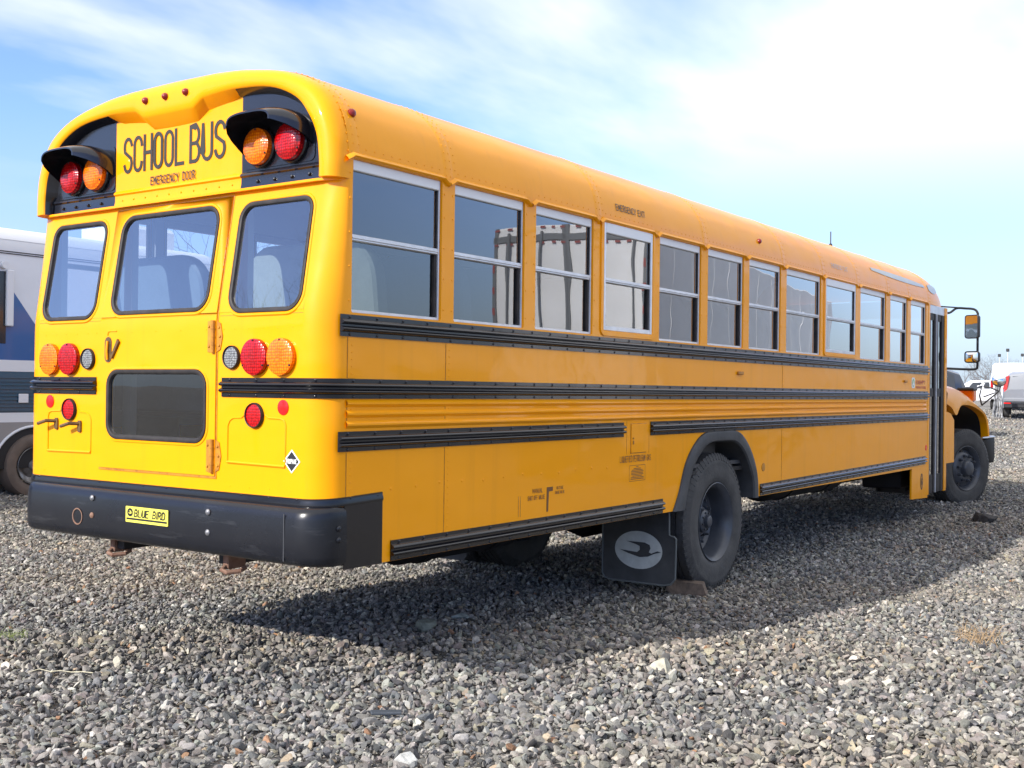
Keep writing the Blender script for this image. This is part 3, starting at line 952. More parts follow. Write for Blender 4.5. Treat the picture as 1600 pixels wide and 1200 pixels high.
# propane diamond
mb = MB(); c_ = (-1.010, 1.170)
dm = lambda r: [(c_[0] - r, c_[1]), (c_[0], c_[1] - r), (c_[0] + r, c_[1]), (c_[0], c_[1] + r)]
mb.prism(dm(.056), lambda y, z: (-.0008, y, z), (-.0012, 0, 0), 0)
mb.wall(dm(.047), [], lambda y, z: (-.0026, y, z), 1)
lettering(mb, 'PROPANE', lambda u, v: (-.0036, -u, v), .976, 1.159, .068, .022, .0032, mi=0)
obj('propane_sign', mb, [M['white'], M['flatblack']], BUS, smooth=0)

# ---- rub rails
RAIL = [(0, 0), (.005, 0), (.005, .20), (.016, .24), (.024, .30), (.026, .35), (.022, .41), (.006, .47), (.006, .55), (.022, .60), (.026, .66), (.024, .71), (.014, .78), (.005, .82), (.005, 1.0), (0, 1.0)]
def rail(path, z0, z1, step=.19, parent=BUS, endcap=True, rise=None):
    """path: plan points; outward normal is to the right of travel rear->front on the right side"""
    mb = MB()
    n = len(path); nor = []
    for i in range(n):
        a = Vector(path[max(i - 1, 0)]); b = Vector(path[min(i + 1, n - 1)])
        d = (b - a).normalized(); nor.append(Vector((d.y, -d.x)))
    rows = []
    for o, t in RAIL:
        rows.append([(p[0] + nn.x * o, p[1] + nn.y * o, z0 + (z1 - z0) * t + (rise(p[0]) if rise else 0)) for p, nn in zip(path, nor)])
    mb.grid(rows)
    for e in (0, -1):
        vs = [r[e] for r in rows]; mb.add(vs, [tuple(range(len(vs)))])
    # rivets on both flanges
    acc = .06
    for i in range(n - 1):
        a = Vector(path[i]); b = Vector(path[i + 1]); L_ = (b - a).length
        while acc < L_:
            p = a + (b - a) * (acc / L_); nn = nor[i]
            for t in (.10, .90):
                z = z0 + (z1 - z0) * t + (rise(p.x) if rise else 0)
                mb.rivets([(p.x + nn.x * .005, p.y + nn.y * .005, z)], (nn.x, nn.y, 0), .0085, .005)
            acc += step
        acc -= L_
    return obj('rub_rail', mb, M['black'], parent, smooth=50)
Yr = -(HW + .001)
rail([(.09, Yr), (.5, Yr), (5, Yr), (10.02, Yr)], 1.759, 1.862)
corner = [(.15 - .151 * math.cos(t), -(1.07 + .151 * math.sin(t))) for t in np.linspace(0, PI / 2, 12)]
rail([(-.001, -.515), (-.001, -.8)] + corner + [(1, Yr), (5, Yr), (10.02, Yr)], 1.467, 1.561)
rail([(.085, Yr), (1, Yr), (2.755, Yr)], 1.219, 1.313)
rail([(3.127, Yr), (5, Yr), (10.02, Yr)], 1.219, 1.313)
rail([(.46, Yr), (2, Yr), (3.316, Yr)], .672, .772)
rail([(5.03, Yr), (7, Yr), (9.95, Yr)], .674, .770, rise=lambda x: .006 * (x - 5.0))
# left-hand side rails, seen only as their rear ends
lc = [(x, -y) for x, y in corner]
rail([(10.02, -Yr), (5, -Yr), (1, -Yr)] + lc[::-1] + [(-.001, .8), (-.001, .515)], 1.467, 1.561)
rail([(10.02, -Yr), (5, -Yr), (.09, -Yr)], 1.759, 1.862)
rail([(10.02, -Yr), (5, -Yr), (.09, -Yr)], 1.219, 1.313)

# ---- rear bumper
mb = MB()
def bpath(off, y_in):
    """plan of the bumper face pushed out by off"""
    P = [(.14, -(HW + .012 + off * .35))]
    r = .15
    for t in np.linspace(PI / 2, 0, 10):
        P.append((-.055 + r - (r + off) * math.cos(t) * 1.0, -(HW + .012 - r + (r + off * .35) * math.sin(t))))
    return P + [(x, -y - .055) for x, y in P[::-1]]
rows = []
for z, off in ((.960, -.062), (.962, -.040), (.955, -.022), (.935, -.008), (.905, 0), (.80, .003), (.735, .003), (.705, -.006), (.690, -.03), (.690, -.08)):
    rows.append([(x, y, z) for x, y in bpath(off, 0)])
mb.grid(rows)
BUMP = obj('rear_bumper', mb, M['bumper'], BUS, smooth=50)
mb = MB()   # side boards and the bright black strip above the bumper
for s in (-1, 1):
    a, b = sorted((s * HW, s * (HW + .006)))
    mb.box(.13, .395, a, b, .668, .975)
rws = []
for dz, d in ((.0, .004), (.0, .010), (.012, .012), (.028, .006), (.040, .006), (.042, 0)):
    P = [(.395, -HW - d), (.15, -HW - d)] + [(.15 - (.15 + d) * math.cos(t), -(1.07 + (.15 + d) * math.sin(t))) for t in np.linspace(PI / 2, 0, 10)]
    P = P + [(x, -y) for x, y in P[::-1]]
    rws.append([(x, y, .958 + dz + .016 * min(1, max(0, (x - .0) / .3))) for x, y in P])
mb.grid(rws)
mb.rivets([(-.006, y, .993) for y in np.arange(-1.05, 1.1, .19)], (-1, 0, 0), .006, .004)
mb.rivets([(x, -HW - .006, 1.0) for x in (.17, .36)], (0, -1, 0), .006, .004)
obj('bumper_trim', mb, M['black'], BUS, smooth=50)
for y, z in ((.455, .908), (.455, .815), (-.49, .900), (-.49, .800)):
    mb = MB(); mb.lathe([(0, .016), (.004, .016), (.010, .010), (.012, 0)], (-.057, y, z), (-1, 0, 0), 12)
    obj('bolt', mb, M['bolt'] if (y, z) != (.455, .815) else M['rust'], BUMP)
for z in (.865, .812):
    mb = MB(); mb.lathe([(0, .014), (.004, .014), (.010, .009), (.012, 0)], (.085, -HW - .013, z), (0, -1, 0), 12)
    obj('bolt', mb, M['bumper'], BUMP)
mb = MB()   # round opening with a rusty sleeve
mb.lathe([(.0, .040), (.003, .046), (.003, .040), (-.01, .036), (-.05, .034), (-.05, 0)], (-.0585, .585, .800), (-1, 0, 0), 20)
obj('tow_opening', mb, M['rust'], BUMP)
mb = MB()   # vertical joint of the corner cap
mb.box(-.0595, -.056, -1.025, -1.020, .71, .93)
obj('corner_joint', mb, M['joint'], BUMP)
# name plate
mb = MB()
fp = lambda u, v: (-.0600, -u, v)
mb.prism(rrect(-.155, .190, .805, .887, .004, 2), fp, (-.003, 0, 0), 0)
mb.wall([(-.148, .818), (.183, .818), (.183, .828), (-.148, .828)], [], lambda u, v: (-.0636, -u, v), 1)
P = [( -.118 + .024 * math.cos(a), .856 + .022 * math.sin(a)) for a in np.linspace(0, 2 * PI, 24)[:-1]]
mb.wall(P, [], lambda u, v: (-.0636, -u, v), 1)
BIRD = [(-.81, -.05), (-.45, -.22), (.06, -.38), (.42, -.31), (.71, -.12), (.98, -.01), (.82, .03), (.56, -.13), (.46, -.07), (.53, .15), (.49, .33), (.27, .44), (-.52, .44), (-.12, .31), (.06, .22), (.07, .02), (-.05, -.12)]
mb.wall([(-.118 + .021 * x, .856 + .020 * z) for x, z in BIRD], [], lambda u, v: (-.0642, -u, v), 0)
lettering(mb, 'BLUE BIRD', lambda u, v: (-.0636, -u, v), -.082, .834, .246, .040, .0062, shear=.12, gap=.45, mi=1)
obj('name_plate', mb, [M['plate'], M['flatblack']], BUMP, smooth=0, recalc=False)
# tow hooks below
for y in (.47, -.46):
    mb = MB()
    mb.box(.08, .20, y - .02, y + .02, .60, .72, bev=.005)
    mb.tube([(.08, y, .615), (.05, y - .01, .600), (.05, y - .05, .592), (.10, y - .09, .598), (.14, y - .08, .61)], .012, 8)
    obj('tow_hook', mb, M['rust'], BUS)

# ---- side windows (frame > panes)
def side_window(i, s):
    a, b = WIN[i]
    em = i in EMERG
    z0 = WZ0 + (.035 if em else 0); z1 = WZ1 - .003
    o = HW - (.012 if not em else -.006)
    f = lambda y: s * (o - y)
    mb = MB()
    def bx(x0, x1, y0, y1, za, zb, mi=0):
        ya, yb = sorted((f(y0), f(y1))); mb.box(x0, x1, ya, yb, za, zb, mi, bev=min(.003, (x1 - x0) * .3, (zb - za) * .3))
    mid = 2.215
    t = .026 if em else .012
    bx(a + .001, a + t, 0, .035, z0, z1)
    bx(b - t, b - .001, 0, .035, z0, z1)
    bx(a + t, b - t, .001, .035, z0, z0 + (.030 if em else .016))
    bx(a + t, b - t, -.002, .035, z1 - (.065 if em else .050), z1, 1)
    bx(a + t, b - t, .002, .035, mid, mid + .030)
    bx(a + t, b - t, -.003, .004, mid + .009, mid + .019)
    # dark runs for the sliding sash
    xr = b - t
    bx(xr - .020, xr, .010, .036, z0 + .016, mid, 2)
    bx(xr - .008, xr, .008, .036, mid + .03, z1 - .05, 2)
    bx(a + t, a + t + .008, .010, .036, z0 + .016, z1 - .05, 2)
    fr = obj('side_window', mb, [M['silver'], M['whiteframe'], M['rubber']], BUS)
    mb = MB()
    y = f(.016)
    mb.add([(a + t, y, mid + .028), (b - t, y, mid + .028), (b - t, y, z1 - .048), (a + t, y, z1 - .048)], [(0, 1, 2, 3)])
    obj('pane', mb, M['glass' if s < 0 else 'leftglass'], fr, smooth=0, recalc=False)
    mb = MB()
    y = f(.026)
    mb.add([(a + t, y, z0 + .014), (b - t, y, z0 + .014), (b - t, y, mid + .002), (a + t, y, mid + .002)], [(0, 1, 2, 3)])
    obj('pane', mb, M['glass' if s < 0 else 'leftglass'], fr, smooth=0, recalc=False)
    if em and s < 0:
        mb = MB()
        rings = []
        L0 = rrect(a, b, z0, z1, .012, 3)
        for d, h in ((.036, .0005), (.034, .009), (.006, .010), (.000, .002)):
            rings.append([(p[0], s * (HW + h), p[1]) for p in offset_loop(L0, d)])
        mb.grid(rings, closed=True)
        obj('window_surround', mb, M['yellow'], fr)
for i in range(12):
    side_window(i, -1)
for i in range(12):
    side_window(i, 1)

# ---- writing on the right side
Yt = -(HW + .0015)
fs = lambda u, v: (u, Yt, v)
text_part('lettering', 'LIQUEFIED', fs, 2.715, 1.048, .160, .042, .0036, M['print'], BUS, gap=.35)
text_part('lettering', 'PETROLEUM', fs, 2.895, 1.048, .160, .042, .0036, M['print'], BUS, gap=.35)
text_part('lettering', 'GAS', fs, 3.080, 1.048, .055, .042, .0036, M['print'], BUS, gap=.35)
text_part('lettering', 'MANUAL', fs, 1.70, .918, .105, .026, .0028, M['print'], BUS, gap=.35)
text_part('lettering', 'SHUT OFF VALVE', fs, 1.65, .878, .175, .026, .0028, M['print'], BUS, gap=.35)
text_part('lettering', 'OUTAGE', fs, 1.955, .925, .075, .018, .0022, M['print'], BUS, gap=.35)
text_part('lettering', 'GAUGE VALVE', fs, 1.94, .898, .10, .018, .0022, M['print'], BUS, gap=.35)
mb = MB()
mb.prism([(1.848, .800), (1.866, .800), (1.872, .918), (1.915, .920), (1.915, .944), (1.850, .944)], lambda u, v: (u, -HW - .0005, v), (0, -.001, 0))
obj('slot_mark', mb, M['print'], BUS)
mb = MB()
for x in (1.556, 1.575): mb.box(x, x + .004, -HW - .0012, -HW, .792, .91)
obj('scuff_mark', mb, M['hinge'], BUS)
mb = MB()      # small notice: border and lines of fine print
for u0, u1, v0, v1 in ((2.84, 3.06, 1.022, 1.0245), (2.84, 3.06, .918, .9205), (2.84, 2.8425, .92, 1.022), (3.0575, 3.06, .92, 1.022)):
    mb.add([fs(u0, v0), fs(u1, v0), fs(u1, v1), fs(u0, v1)], [(0, 1, 2, 3)])
for k, (wd, z) in enumerate(((.03, 1.012), (.10, 1.0), (.15, .990), (.17, .980), (.16, .970), (.17, .960), (.13, .950), (.18, .940), (.18, .930))):
    mb.add([fs(2.95 - wd / 2, z), fs(2.95 + wd / 2, z), fs(2.95 + wd / 2, z + .0045), fs(2.95 - wd / 2, z + .0045)], [(0, 1, 2, 3)])
obj('notice', mb, M['print'], BUS, smooth=0, recalc=False)
def on_roof(s0):
    def f(u, v):
        p, n = prof_pt(v); return (u, p.y + n.y * .004, p.z + n.z * .004)
    return f
text_part('lettering', 'EMERGENCY EXIT', on_roof(0), 2.645, .095, .39, .045, .0050, M['letter'], ROOF, gap=.35)
text_part('lettering', 'EMERGENCY EXIT', on_roof(0), 6.72, .115, .46, .045, .005, M['ghost'], ROOF, gap=.35)
# filler door
mb = MB()
mb.box(2.858, 3.066, -HW - .006, -HW, 1.108, 1.300, bev=.002)
GD = obj('filler_door', mb, M['yellow'], BUS)
mb = MB()
mb.lathe([(0, .007), (.008, .006), (.010, 0)], (2.878, -HW - .005, 1.205), (0, -1, 0), 10)
mb.box(2.874, 2.886, -HW - .012, -HW - .006, 1.165, 1.190, bev=.002)
obj('latch', mb, M['hinge'], GD)
mb = MB()
for u0, u1, v0, v1 in ((2.852, 3.072, 1.300, 1.304), (2.852, 3.072, 1.104, 1.108), (2.852, 2.857, 1.104, 1.304), (3.067, 3.072, 1.104, 1.304), (2.80, 2.803, 1.10, 1.325), (3.11, 3.113, 1.10, 1.325)):
    mb.box(u0, u1, -HW - .0012, -HW, v0, v1)
obj('door_gap', mb, M['hinge'], GD)
# reflectors, side markers, decals
for x, z, m_ in ((5.10, .905, 'reflector'), (9.98, .895, 'reflector')):
    mb = MB(); mb.lathe([(0, .034), (.004, .034), (.005, 0)], (x, -HW, z), (0, -1, 0), 20); obj('reflector', mb, M['hinge'] if x < 6 else M[m_], BUS)
for x, z in ((4.60, 1.672), (9.10, 1.667)):
    mb = MB(); mb.box(x - .05, x + .05, -HW - .018, -HW, z - .012, z + .014, bev=.005); obj('side_marker', mb, M['hinge'], BUS)
mb = MB()
mb.prism(rrect(9.36, 9.49, 1.595, 1.715, .03, 4), lambda u, v: (u, -HW - .0005, v), (0, -.001, 0), 0)
P = [(.43 + 9.0 + .045 * math.cos(a), 1.655 + .045 * math.sin(a)) for a in np.linspace(0, 2 * PI, 20)[:-1]]
mb.wall([(x - .005, z) for x, z in P], [], lambda u, v: (u, -HW - .0026, v), 1)
mb.wall([(9.385, 1.625), (9.425, 1.690), (9.465, 1.625)], [], lambda u, v: (u, -HW - .0034, v), 0)
obj('green_decal', mb, [M['white'], M['decal']], BUS, smooth=0)
text_part('lettering', 'EXEMPT', fs, 9.54, 1.640, .36, .045, .009, M['redprint'], BUS, gap=.35)
text_part('lettering', 'PROPANE POWERED', fs, 9.54, 1.59, .40, .028, .005, M['redprint'], BUS, gap=.35)

# ---- rear wheel arch trim (right side)
AP = catmull([(3.47, .668), (3.56, .80), (3.66, 1.00), (3.80, 1.135), (3.98, 1.215), (4.28, 1.222), (4.56, 1.215), (4.74, 1.13), (4.88, .985), (4.955, .83), (4.975, .665)], 4)
AQ = catmull([(3.66, .668), (3.70, .80), (3.78, .95), (3.90, 1.055), (4.05, 1.13), (4.28, 1.140), (4.50, 1.13), (4.66, 1.06), (4.79, .93), (4.87, .80), (4.885, .665)], 4)
for s in (-1, 1):
    mb = MB()
    rows = []
    for t, o in ((0, .001), (.02, .012), (.12, .020), (.5, .022), (.85, .018), (.97, .006), (1.0, -.04)):
        rows.append([(p[0] + (q[0] - p[0]) * t, s * (HW + o), p[1] + (q[1] - p[1]) * t) for p, q in zip(AP, AQ)])
    rows.append([(q[0], s * (HW - .42), q[1]) for q in AQ])
    mb.grid(rows)
    mb.grid([[(q[0], s * (HW - .42), q[1]) for q in AQ], [(q[0], s * (HW - .42), .66) for q in AQ]], 1)
    obj('wheel_arch', mb, [M['flap'], M['darkmetal']], BUS)

# ---- wheels
TR = .530
def tyre_mesh(w=.275, R=TR):
    mb = MB()
    h = w / 2
    prof = [(-h * .78, .295), (-h * .93, .315), (-h * 1.0, .36), (-h * 1.03, .41), (-h * .98, .455), (-h * .985, .458), (-h * .95, .470), (-h * .90, .497), (-h * .80, R - .006)]
    tread = []
    for k in range(4):
        y = -h * .72 + (k + .0) * (2 * h * .72) / 4
        y2 = y + (2 * h * .72) / 4
        tread += [(y, R), (y2 - .010, R), (y2 - .009, R - .014), (y2 - .002, R - .014)] if k < 3 else [(y, R), (y2, R)]
    p2 = [(-a, b) for a, b in prof[::-1]]
    mb.lathe(prof + tread + p2, (0, 0, 0), (0, -1, 0), 72)
    # fine ribs of the sidewall and shoulder lugs
    for k in range(64):
        a = 2 * PI * k / 64
        for sy in (-1, 1):
            c, s_ = math.cos(a), math.sin(a)
            c2, s2 = math.cos(a + .045), math.sin(a + .045)
            r1, r2 = .478, R + .002
            vs = [(r1 * c, sy * h * .97, r1 * s_), (r1 * c2, sy * h * .97, r1 * s2), (r2 * c2, sy * h * .80, r2 * s2), (r2 * c, sy * h * .80, r2 * s_),
                  (r1 * c, sy * h * .90, r1 * s_), (r1 * c2, sy * h * .90, r1 * s2), (r2 * c2, sy * h * .70, r2 * s2 - .0), (r2 * c, sy * h * .70, r2 * s_)]
            mb.add(vs, [(0, 1, 2, 3), (0, 4, 5, 1), (2, 6, 7, 3), (0, 3, 7, 4), (1, 5, 6, 2)])
    return mb
def dual_rim_mesh():
    mb = MB()
    # outward (towards the viewer) is +d along -y ; deep dish
    mb.lathe([(-.13, .27), (.095, .272), (.118, .300), (.128, .305), (.131, .300), (.122, .292), (.112, .278), (.085, .262), (.02, .258), (-.03, .250), (-.052, .225), (-.055, .13), (-.03, .118), (.0, .112), (.005, .10), (.005, .09)], (0, 0, 0), (0, -1, 0), 48)
    mb.lathe([(-.03, .095), (.035, .088), (.045, .075), (.048, .05), (.075, .045), (.08, .03), (.08, 0)], (0, 0, 0), (0, -1, 0), 24)
    for k in range(10):
        a = 2 * PI * k / 10
        mb.lathe([(-.055, .021), (-.02, .019), (-.018, .011), (.012, .010), (.012, 0)], (.168 * math.cos(a), 0, .168 * math.sin(a)), (0, -1, 0), 6)
    for k in range(8):
        a = 2 * PI * (k + .5) / 8
        mb.lathe([(.0, .010), (.055, .009), (.056, 0)], (.066 * math.cos(a), 0, .066 * math.sin(a)), (0, -1, 0), 6)
    return mb
def front_rim_mesh():
    mb = MB()
    mb.lathe([(-.13, .27), (.095, .272), (.118, .300), (.128, .305), (.131, .300), (.122, .292), (.110, .277), (.06, .262), (.045, .255), (.07, .225), (.095, .20), (.105, .165), (.105, .12), (.12, .11)], (0, 0, 0), (0, -1, 0), 48)
    mb.lathe([(.10, .115), (.15, .108), (.175, .090), (.185, .06), (.19, 0)], (0, 0, 0), (0, -1, 0), 24)
    for k in range(10):
        a = 2 * PI * k / 10
        mb.lathe([(.10, .022), (.135, .020), (.137, .012), (.155, .011), (.155, 0)], (.168 * math.cos(a), 0, .168 * math.sin(a)), (0, -1, 0), 6)
    for k in range(5):
        a = 2 * PI * (k + .5) / 5
        c = Vector((.235 * math.cos(a), 0, .235 * math.sin(a)))
        mb.lathe([(.0605, .026), (.075, .024), (.0755, 0)], c, (0, -1, 0), 14, 1)
    return mb
def wheel(x, y, kind, s=-1, steer=0.0, z=.520):
    mb = dual_rim_mesh() if kind == 'dual' else front_rim_mesh()
    r = obj('wheel', mb, [M['rim'], M['flatblack']], BUS)
    r.location = (x, y, z)
    r.rotation_euler = (0, R_(7), (0 if s < 0 else PI) + steer)
    t = obj('tyre', tyre_mesh(), M['tyre'], r)
    return r
XR, XF = 4.285, 12.30
wheel(XR, -1.052, 'dual'); wheel(XR, 1.052, 'dual', 1)
for yy in (-.735, .735):
    wheel(XR, yy, 'dual', -1 if yy > 0 else 1)
wheel(XF, -1.03, 'front', -1, R_(-21), .535)
wheel(XF, 1.03, 'front', 1, R_(-21), .535)

# ---- mud flaps
FLP = [(-.635, .66), (-.635, .175), (-.655, .145), (-.70, .132), (-1.14, .132), (-1.20, .145), (-1.235, .185), (-1.240, .470), (-1.225, .485), (-1.185, .495), (-1.182, .66)]
for s in (1, -1):
    mb = MB()
    P = FLP if s > 0 else [(-y, z) for y, z in FLP][::-1]
    mb.prism(P, lambda y, z: (3.50, y, z), (.012, 0, 0), 0)
    if s > 0:
        pe = [Vector((3.497, y, z)) for y, z in FLP[0:]]
        mb.tube(pe, .007, 6, 1)
        P = [(-.935 + .195 * math.cos(a), .368 + .137 * math.sin(a)) for a in np.linspace(0, 2 * PI, 40)[:-1]]
        mb.wall(P, [], lambda y, z: (3.498, y, z), 2)
        mb.wall([(-.935 - .190 * x, .368 + .133 * z) for x, z in BIRD], [], lambda y, z: (3.496, y, z), 0)
    obj('mud_flap', mb, [M['flap'], M['flapedge'], M['flaplogo']], BUS, smooth=0, recalc=False)

# ---- underbody
mb = MB()
mb.box(.02, 10.9, -1.17, 1.17, .90, .93)
for y in (-.43, .43): mb.box(.1, 13.5, y - .04, y + .04, .62, .88)
for x in (.4, 1.2, 2.0, 2.8, 3.6, 4.9, 5.8, 6.7, 7.6, 8.5, 9.4, 10.3): mb.box(x, x + .06, -1.15, 1.15, .80, .90)
mb.tube([(XR, -1.0, .52), (XR, 1.0, .52)], .085, 14)
mb.lathe([(-.22, .05), (-.15, .17), (0, .21), (.15, .17), (.22, .05)], (XR, 0, .51), (0, 1, 0), 18)
mb.tube([(XR, 0, .56), (9.8, 0, .68)], .055, 12)
mb.tube([(XF, -.9, .45), (XF, .9, .45)], .07, 10)
mb.box(10.9, 12.9, -.5, .5, .55, 1.3)
mb.box(9.4, 10.8, -.35, .35, .45, .80)
mb.box(3.2, 5.3, -.60, -.52, .60, .68); mb.box(3.2, 5.3, .52, .60, .60, .68)
mb.tube([(.1, .62, .78), (2.5, .62, .78), (3.2, .62, .90), (5.2, .62, .90), (6, .62, .70), (10, .55, .70)], .05, 10)
mb.box(9.55, 10.05, -1.05, -.6, .42, .85, bev=.02)
obj('chassis', mb, M['darkmetal'], BUS)
for x0, x1, y, z, r in ((1.55, 2.95, -.18, .60, .20), (5.55, 7.9, .80, .70, .24), (6.3, 8.4, -.62, .72, .24)):
    mb = MB()
    mb.lathe([(0, 0), (.02, r * .5), (.07, r * .85), (.13, r), (x1 - x0 - .13, r), (x1 - x0 - .07, r * .85), (x1 - x0 - .02, r * .5), (x1 - x0, 0)], (x0, y, z), (1, 0, 0), 28)
    for t in (.25, .75): mb.lathe([(-.03, r), (-.03, r + .012), (.03, r + .012), (.03, r)], (x0 + (x1 - x0) * t, y, z), (1, 0, 0), 28)
    obj('propane_tank', mb, M['darkmetal'], BUS)

# ---- interior
mb = MB()
mb.box(.06, 10.9, -1.16, 1.16, .95, .98, 1)
for s in (-1, 1):
    y = s * 1.172
    holes = [rrect(a - .005, b + .005, WZ0 + .0, WZ1 - .01, .012, 2) for a, b in WIN]
    mb.wall([(.12, 1.26), (10.0, 1.26), (10.0, 2.63), (.12, 2.63)], holes, lambda x, z: (x, y, z), 0, depth=.03, ddir=(0, s, 0))
rows = []
for x in (.20, 3, 6, 9, 10.5):
    rows.append([(x, p[0] * .955, 2.60 + (p[1] - 2.60) * .90) for p in PROF])
mb.grid(rows, 2)
vs = [(.20, p[0] * .955, 2.60 + (p[1] - 2.60) * .90) for p in PROF]
mb.wall([(-1.16, 2.46), (1.16, 2.46)] + [(p[1], p[2]) for p in vs[::-1]], [], lambda y, z: (.20, y, z), 2)
for s in (-1, 1):    # inner corner posts beside the rear door
    mb.box(.16, .20, s * .47 - .035, s * .47 + .035, .98, 2.5)
    mb.box(.14, .18, s * 1.12 - .045, s * 1.12 + .045, .98, 2.5)
mb.box(.04, .10, -1.1, 1.1, 1.60, 1.84)
mb.wall([(-1.1, .98), (-.44, .98), (-.44, 1.62), (-1.1, 1.62)], [], lambda y, z: (.06, y, z), 0)
mb.wall([(.44, .98), (1.1, .98), (1.1, 1.62), (.44, 1.62)], [], lambda y, z: (.06, y, z), 0)
obj('interior_lining', mb, [M['interior'], M['floorin'], M['ceiling']], BUS, recalc=False)
mb = MB()
for x in SEAMS[1:]:
    for s in (-1, 1): mb.box(x - .03, x + .03, s * 1.165 - .012, s * 1.165 + .012, 1.86, 2.62)
obj('window_post', mb, M['interior'], BUS)
def seat_pair(x, s, last=False):
    mb = MB()
    y0, y1 = sorted((s * .18, s * 1.12))
    # back: rounded top profile, tilted
    P = rrect(y0, y1, 1.36, 2.27, (.04, .04, .20, .20), 6)
    def f(dx):
        return lambda y, z: (x + dx - (z - 1.36) * .12, y, z)
    rows = []
    for dx, off in ((0, -.035), (.0, -.02), (.015, -.004), (.05, 0), (.085, -.004), (.10, -.02), (.10, -.035)):
        rows.append([f(dx)(*p) for p in offset_loop(P, off)])
    mb.grid(rows, closed=True)
    mb.wall(offset_loop(P, -.035), [], f(0.0)); mb.wall(offset_loop(P, -.035), [], f(.10))
    mb.box(x + .08, x + .52, y0, y1, 1.33, 1.45, bev=.03)
    o = obj('seat', mb, M['seatrear'] if last else M['seat'], BUS)
    for yy in (y0 + .06, y1 - .06):
        mb = MB(); mb.box(x + .12, x + .46, yy - .015, yy + .015, .98, 1.34)
        obj('seat_leg', mb, M['flatblack'], o)
for k in range(13):
    x = .52 + .70 * k
    seat_pair(x, -1, k == 0); seat_pair(x, 1, False)

# ---- entrance door and the front of the body
mb = MB()
yd = -HW + .02
M['doorglass'] = glass_mat('door_glass', (0.35, 0.38, 0.40), refl=2.2)
def dbx(x0, x1, z0, z1, y0=yd - .015, y1=yd + .02, mi=0, b=.003): mb.box(x0, x1, y0, y1, z0, z1, mi, bev=b)
dbx(10.10, 10.78, 2.50, 2.60, mi=1)
dbx(10.10, 10.125, .33, 2.50, mi=1); 
dbx(10.125, 10.16, .36, 2.50, mi=2)
dbx(10.33, 10.385, .34, 2.50, mi=2); dbx(10.388, 10.402, .34, 2.50, y0=yd - .028, mi=1)
dbx(10.405, 10.455, .34, 2.50, mi=2); dbx(10.47, 10.50, .34, 2.50, mi=2)
dbx(10.66, 10.71, .34, 2.50, mi=2); dbx(10.71, 10.78, .34, 2.50, mi=2)
for z0, z1 in ((.34, .56), (1.50, 1.60), (2.42, 2.50)):
    dbx(10.16, 10.33, z0, z1, y0=yd - .008, mi=2); dbx(10.50, 10.66, z0, z1, y0=yd - .008, mi=2)
DR = obj('entrance_door', mb, [M['yellow'], M['silver'], M['rubber']], BUS)
mb = MB()
for x0, x1 in ((10.15, 10.34), (10.49, 10.67)):
    for z0, z1 in ((.55, 1.51), (1.59, 2.43)):
        mb.add([(x0, yd, z0), (x1, yd, z0), (x1, yd, z1), (x0, yd, z1)], [(0, 1, 2, 3)])
obj('pane', mb, M['doorglass'], DR, smooth=0, recalc=False)
mb = MB()   # door jamb rail in yellow, kick plate and corner pillar, front wall
mb.box(10.03, 10.10, -HW - .004, -HW + .03, .33, 2.60, bev=.004)
mb.rivets([(10.05, -HW - .004, z) for z in np.arange(.8, 2.5, .12)], (0, -1, 0), .005, .003)
rows = []
for z in (.335, 1.35, 1.95, 2.60):
    rows.append([(10.775, -HW + .03, z), (10.775, -HW - .004, z), (10.86, -HW - .004, z)] + [(10.86 + .13 * math.sin(t), -(HW + .004 - .13) - .13 * math.cos(t), z) for t in np.linspace(.2, PI / 2, 7)])
mb.grid(rows)
mb.wall([(-1.09, 1.2), (1.09, 1.2), (1.09, 2.72), (-1.09, 2.72)], [rrect(-1.02, 1.02, 1.75, 2.50, .1, 5)], lambda y, z: (10.985, y, z))
mb.prism([(10.99, 1.31), (11.16, 1.285), (11.32, 1.20), (11.33, .664), (10.95, .664), (10.95, .36), (10.80, .33), (10.80, 1.31)], lambda x, z: (x, -HW + .012, z), (0, .02, 0))
mb.rivets([(11.0, -HW + .012, z) for z in (.75, .80, .85)], (0, -1, 0), .006, .004)
obj('front_body', mb, M['yellow'], BUS)
mb = MB(); mb.wall(rrect(-1.03, 1.03, 1.74, 2.51, .1, 5), [], lambda y, z: (10.98, y, z)); obj('windshield', mb, M['rearglass'], BUS, smooth=0)
mb = MB()
P = [(x, z) for x, z in ((9.395, .325), (10.05, .30), (10.05, .67), (9.395, .66))]
mb.prism(P, lambda x, z: (x, -HW - .002, z), (0, .02, 0))
STEP = obj('step_panel', mb, M['yellow'], BUS)
mb = MB()
P = [(9.80 + .055 * math.cos(a), .505 + .095 * math.sin(a)) for a in np.linspace(0, 2 * PI, 26)[:-1]]
mb.wall(P, [], lambda u, v: (u, -HW - .0035, v), 0)
P = [(9.80 + .042 * math.cos(a), .505 + .078 * math.sin(a)) for a in np.linspace(0, 2 * PI, 26)[:-1]]
mb.wall(P, [], lambda u, v: (u, -HW - .0045, v), 1)
lettering(mb, '6', lambda u, v: (u, -HW - .0055, v), 9.785, .465, .032, .08, .012, mi=0)
obj('number_decal', mb, [M['flatblack'], M['hinge']], STEP, smooth=0, recalc=False)
# step well (dark inside of the entrance)
mb = MB()
mb.box(10.1, 10.8, -.65, -.60, .33, 1.0); mb.box(10.1, 10.8, -1.17, -.62, .33, .36); mb.box(10.1, 10.8, -.95, -.62, .36, .66)
obj('step_well', mb, M['floorin'], BUS)

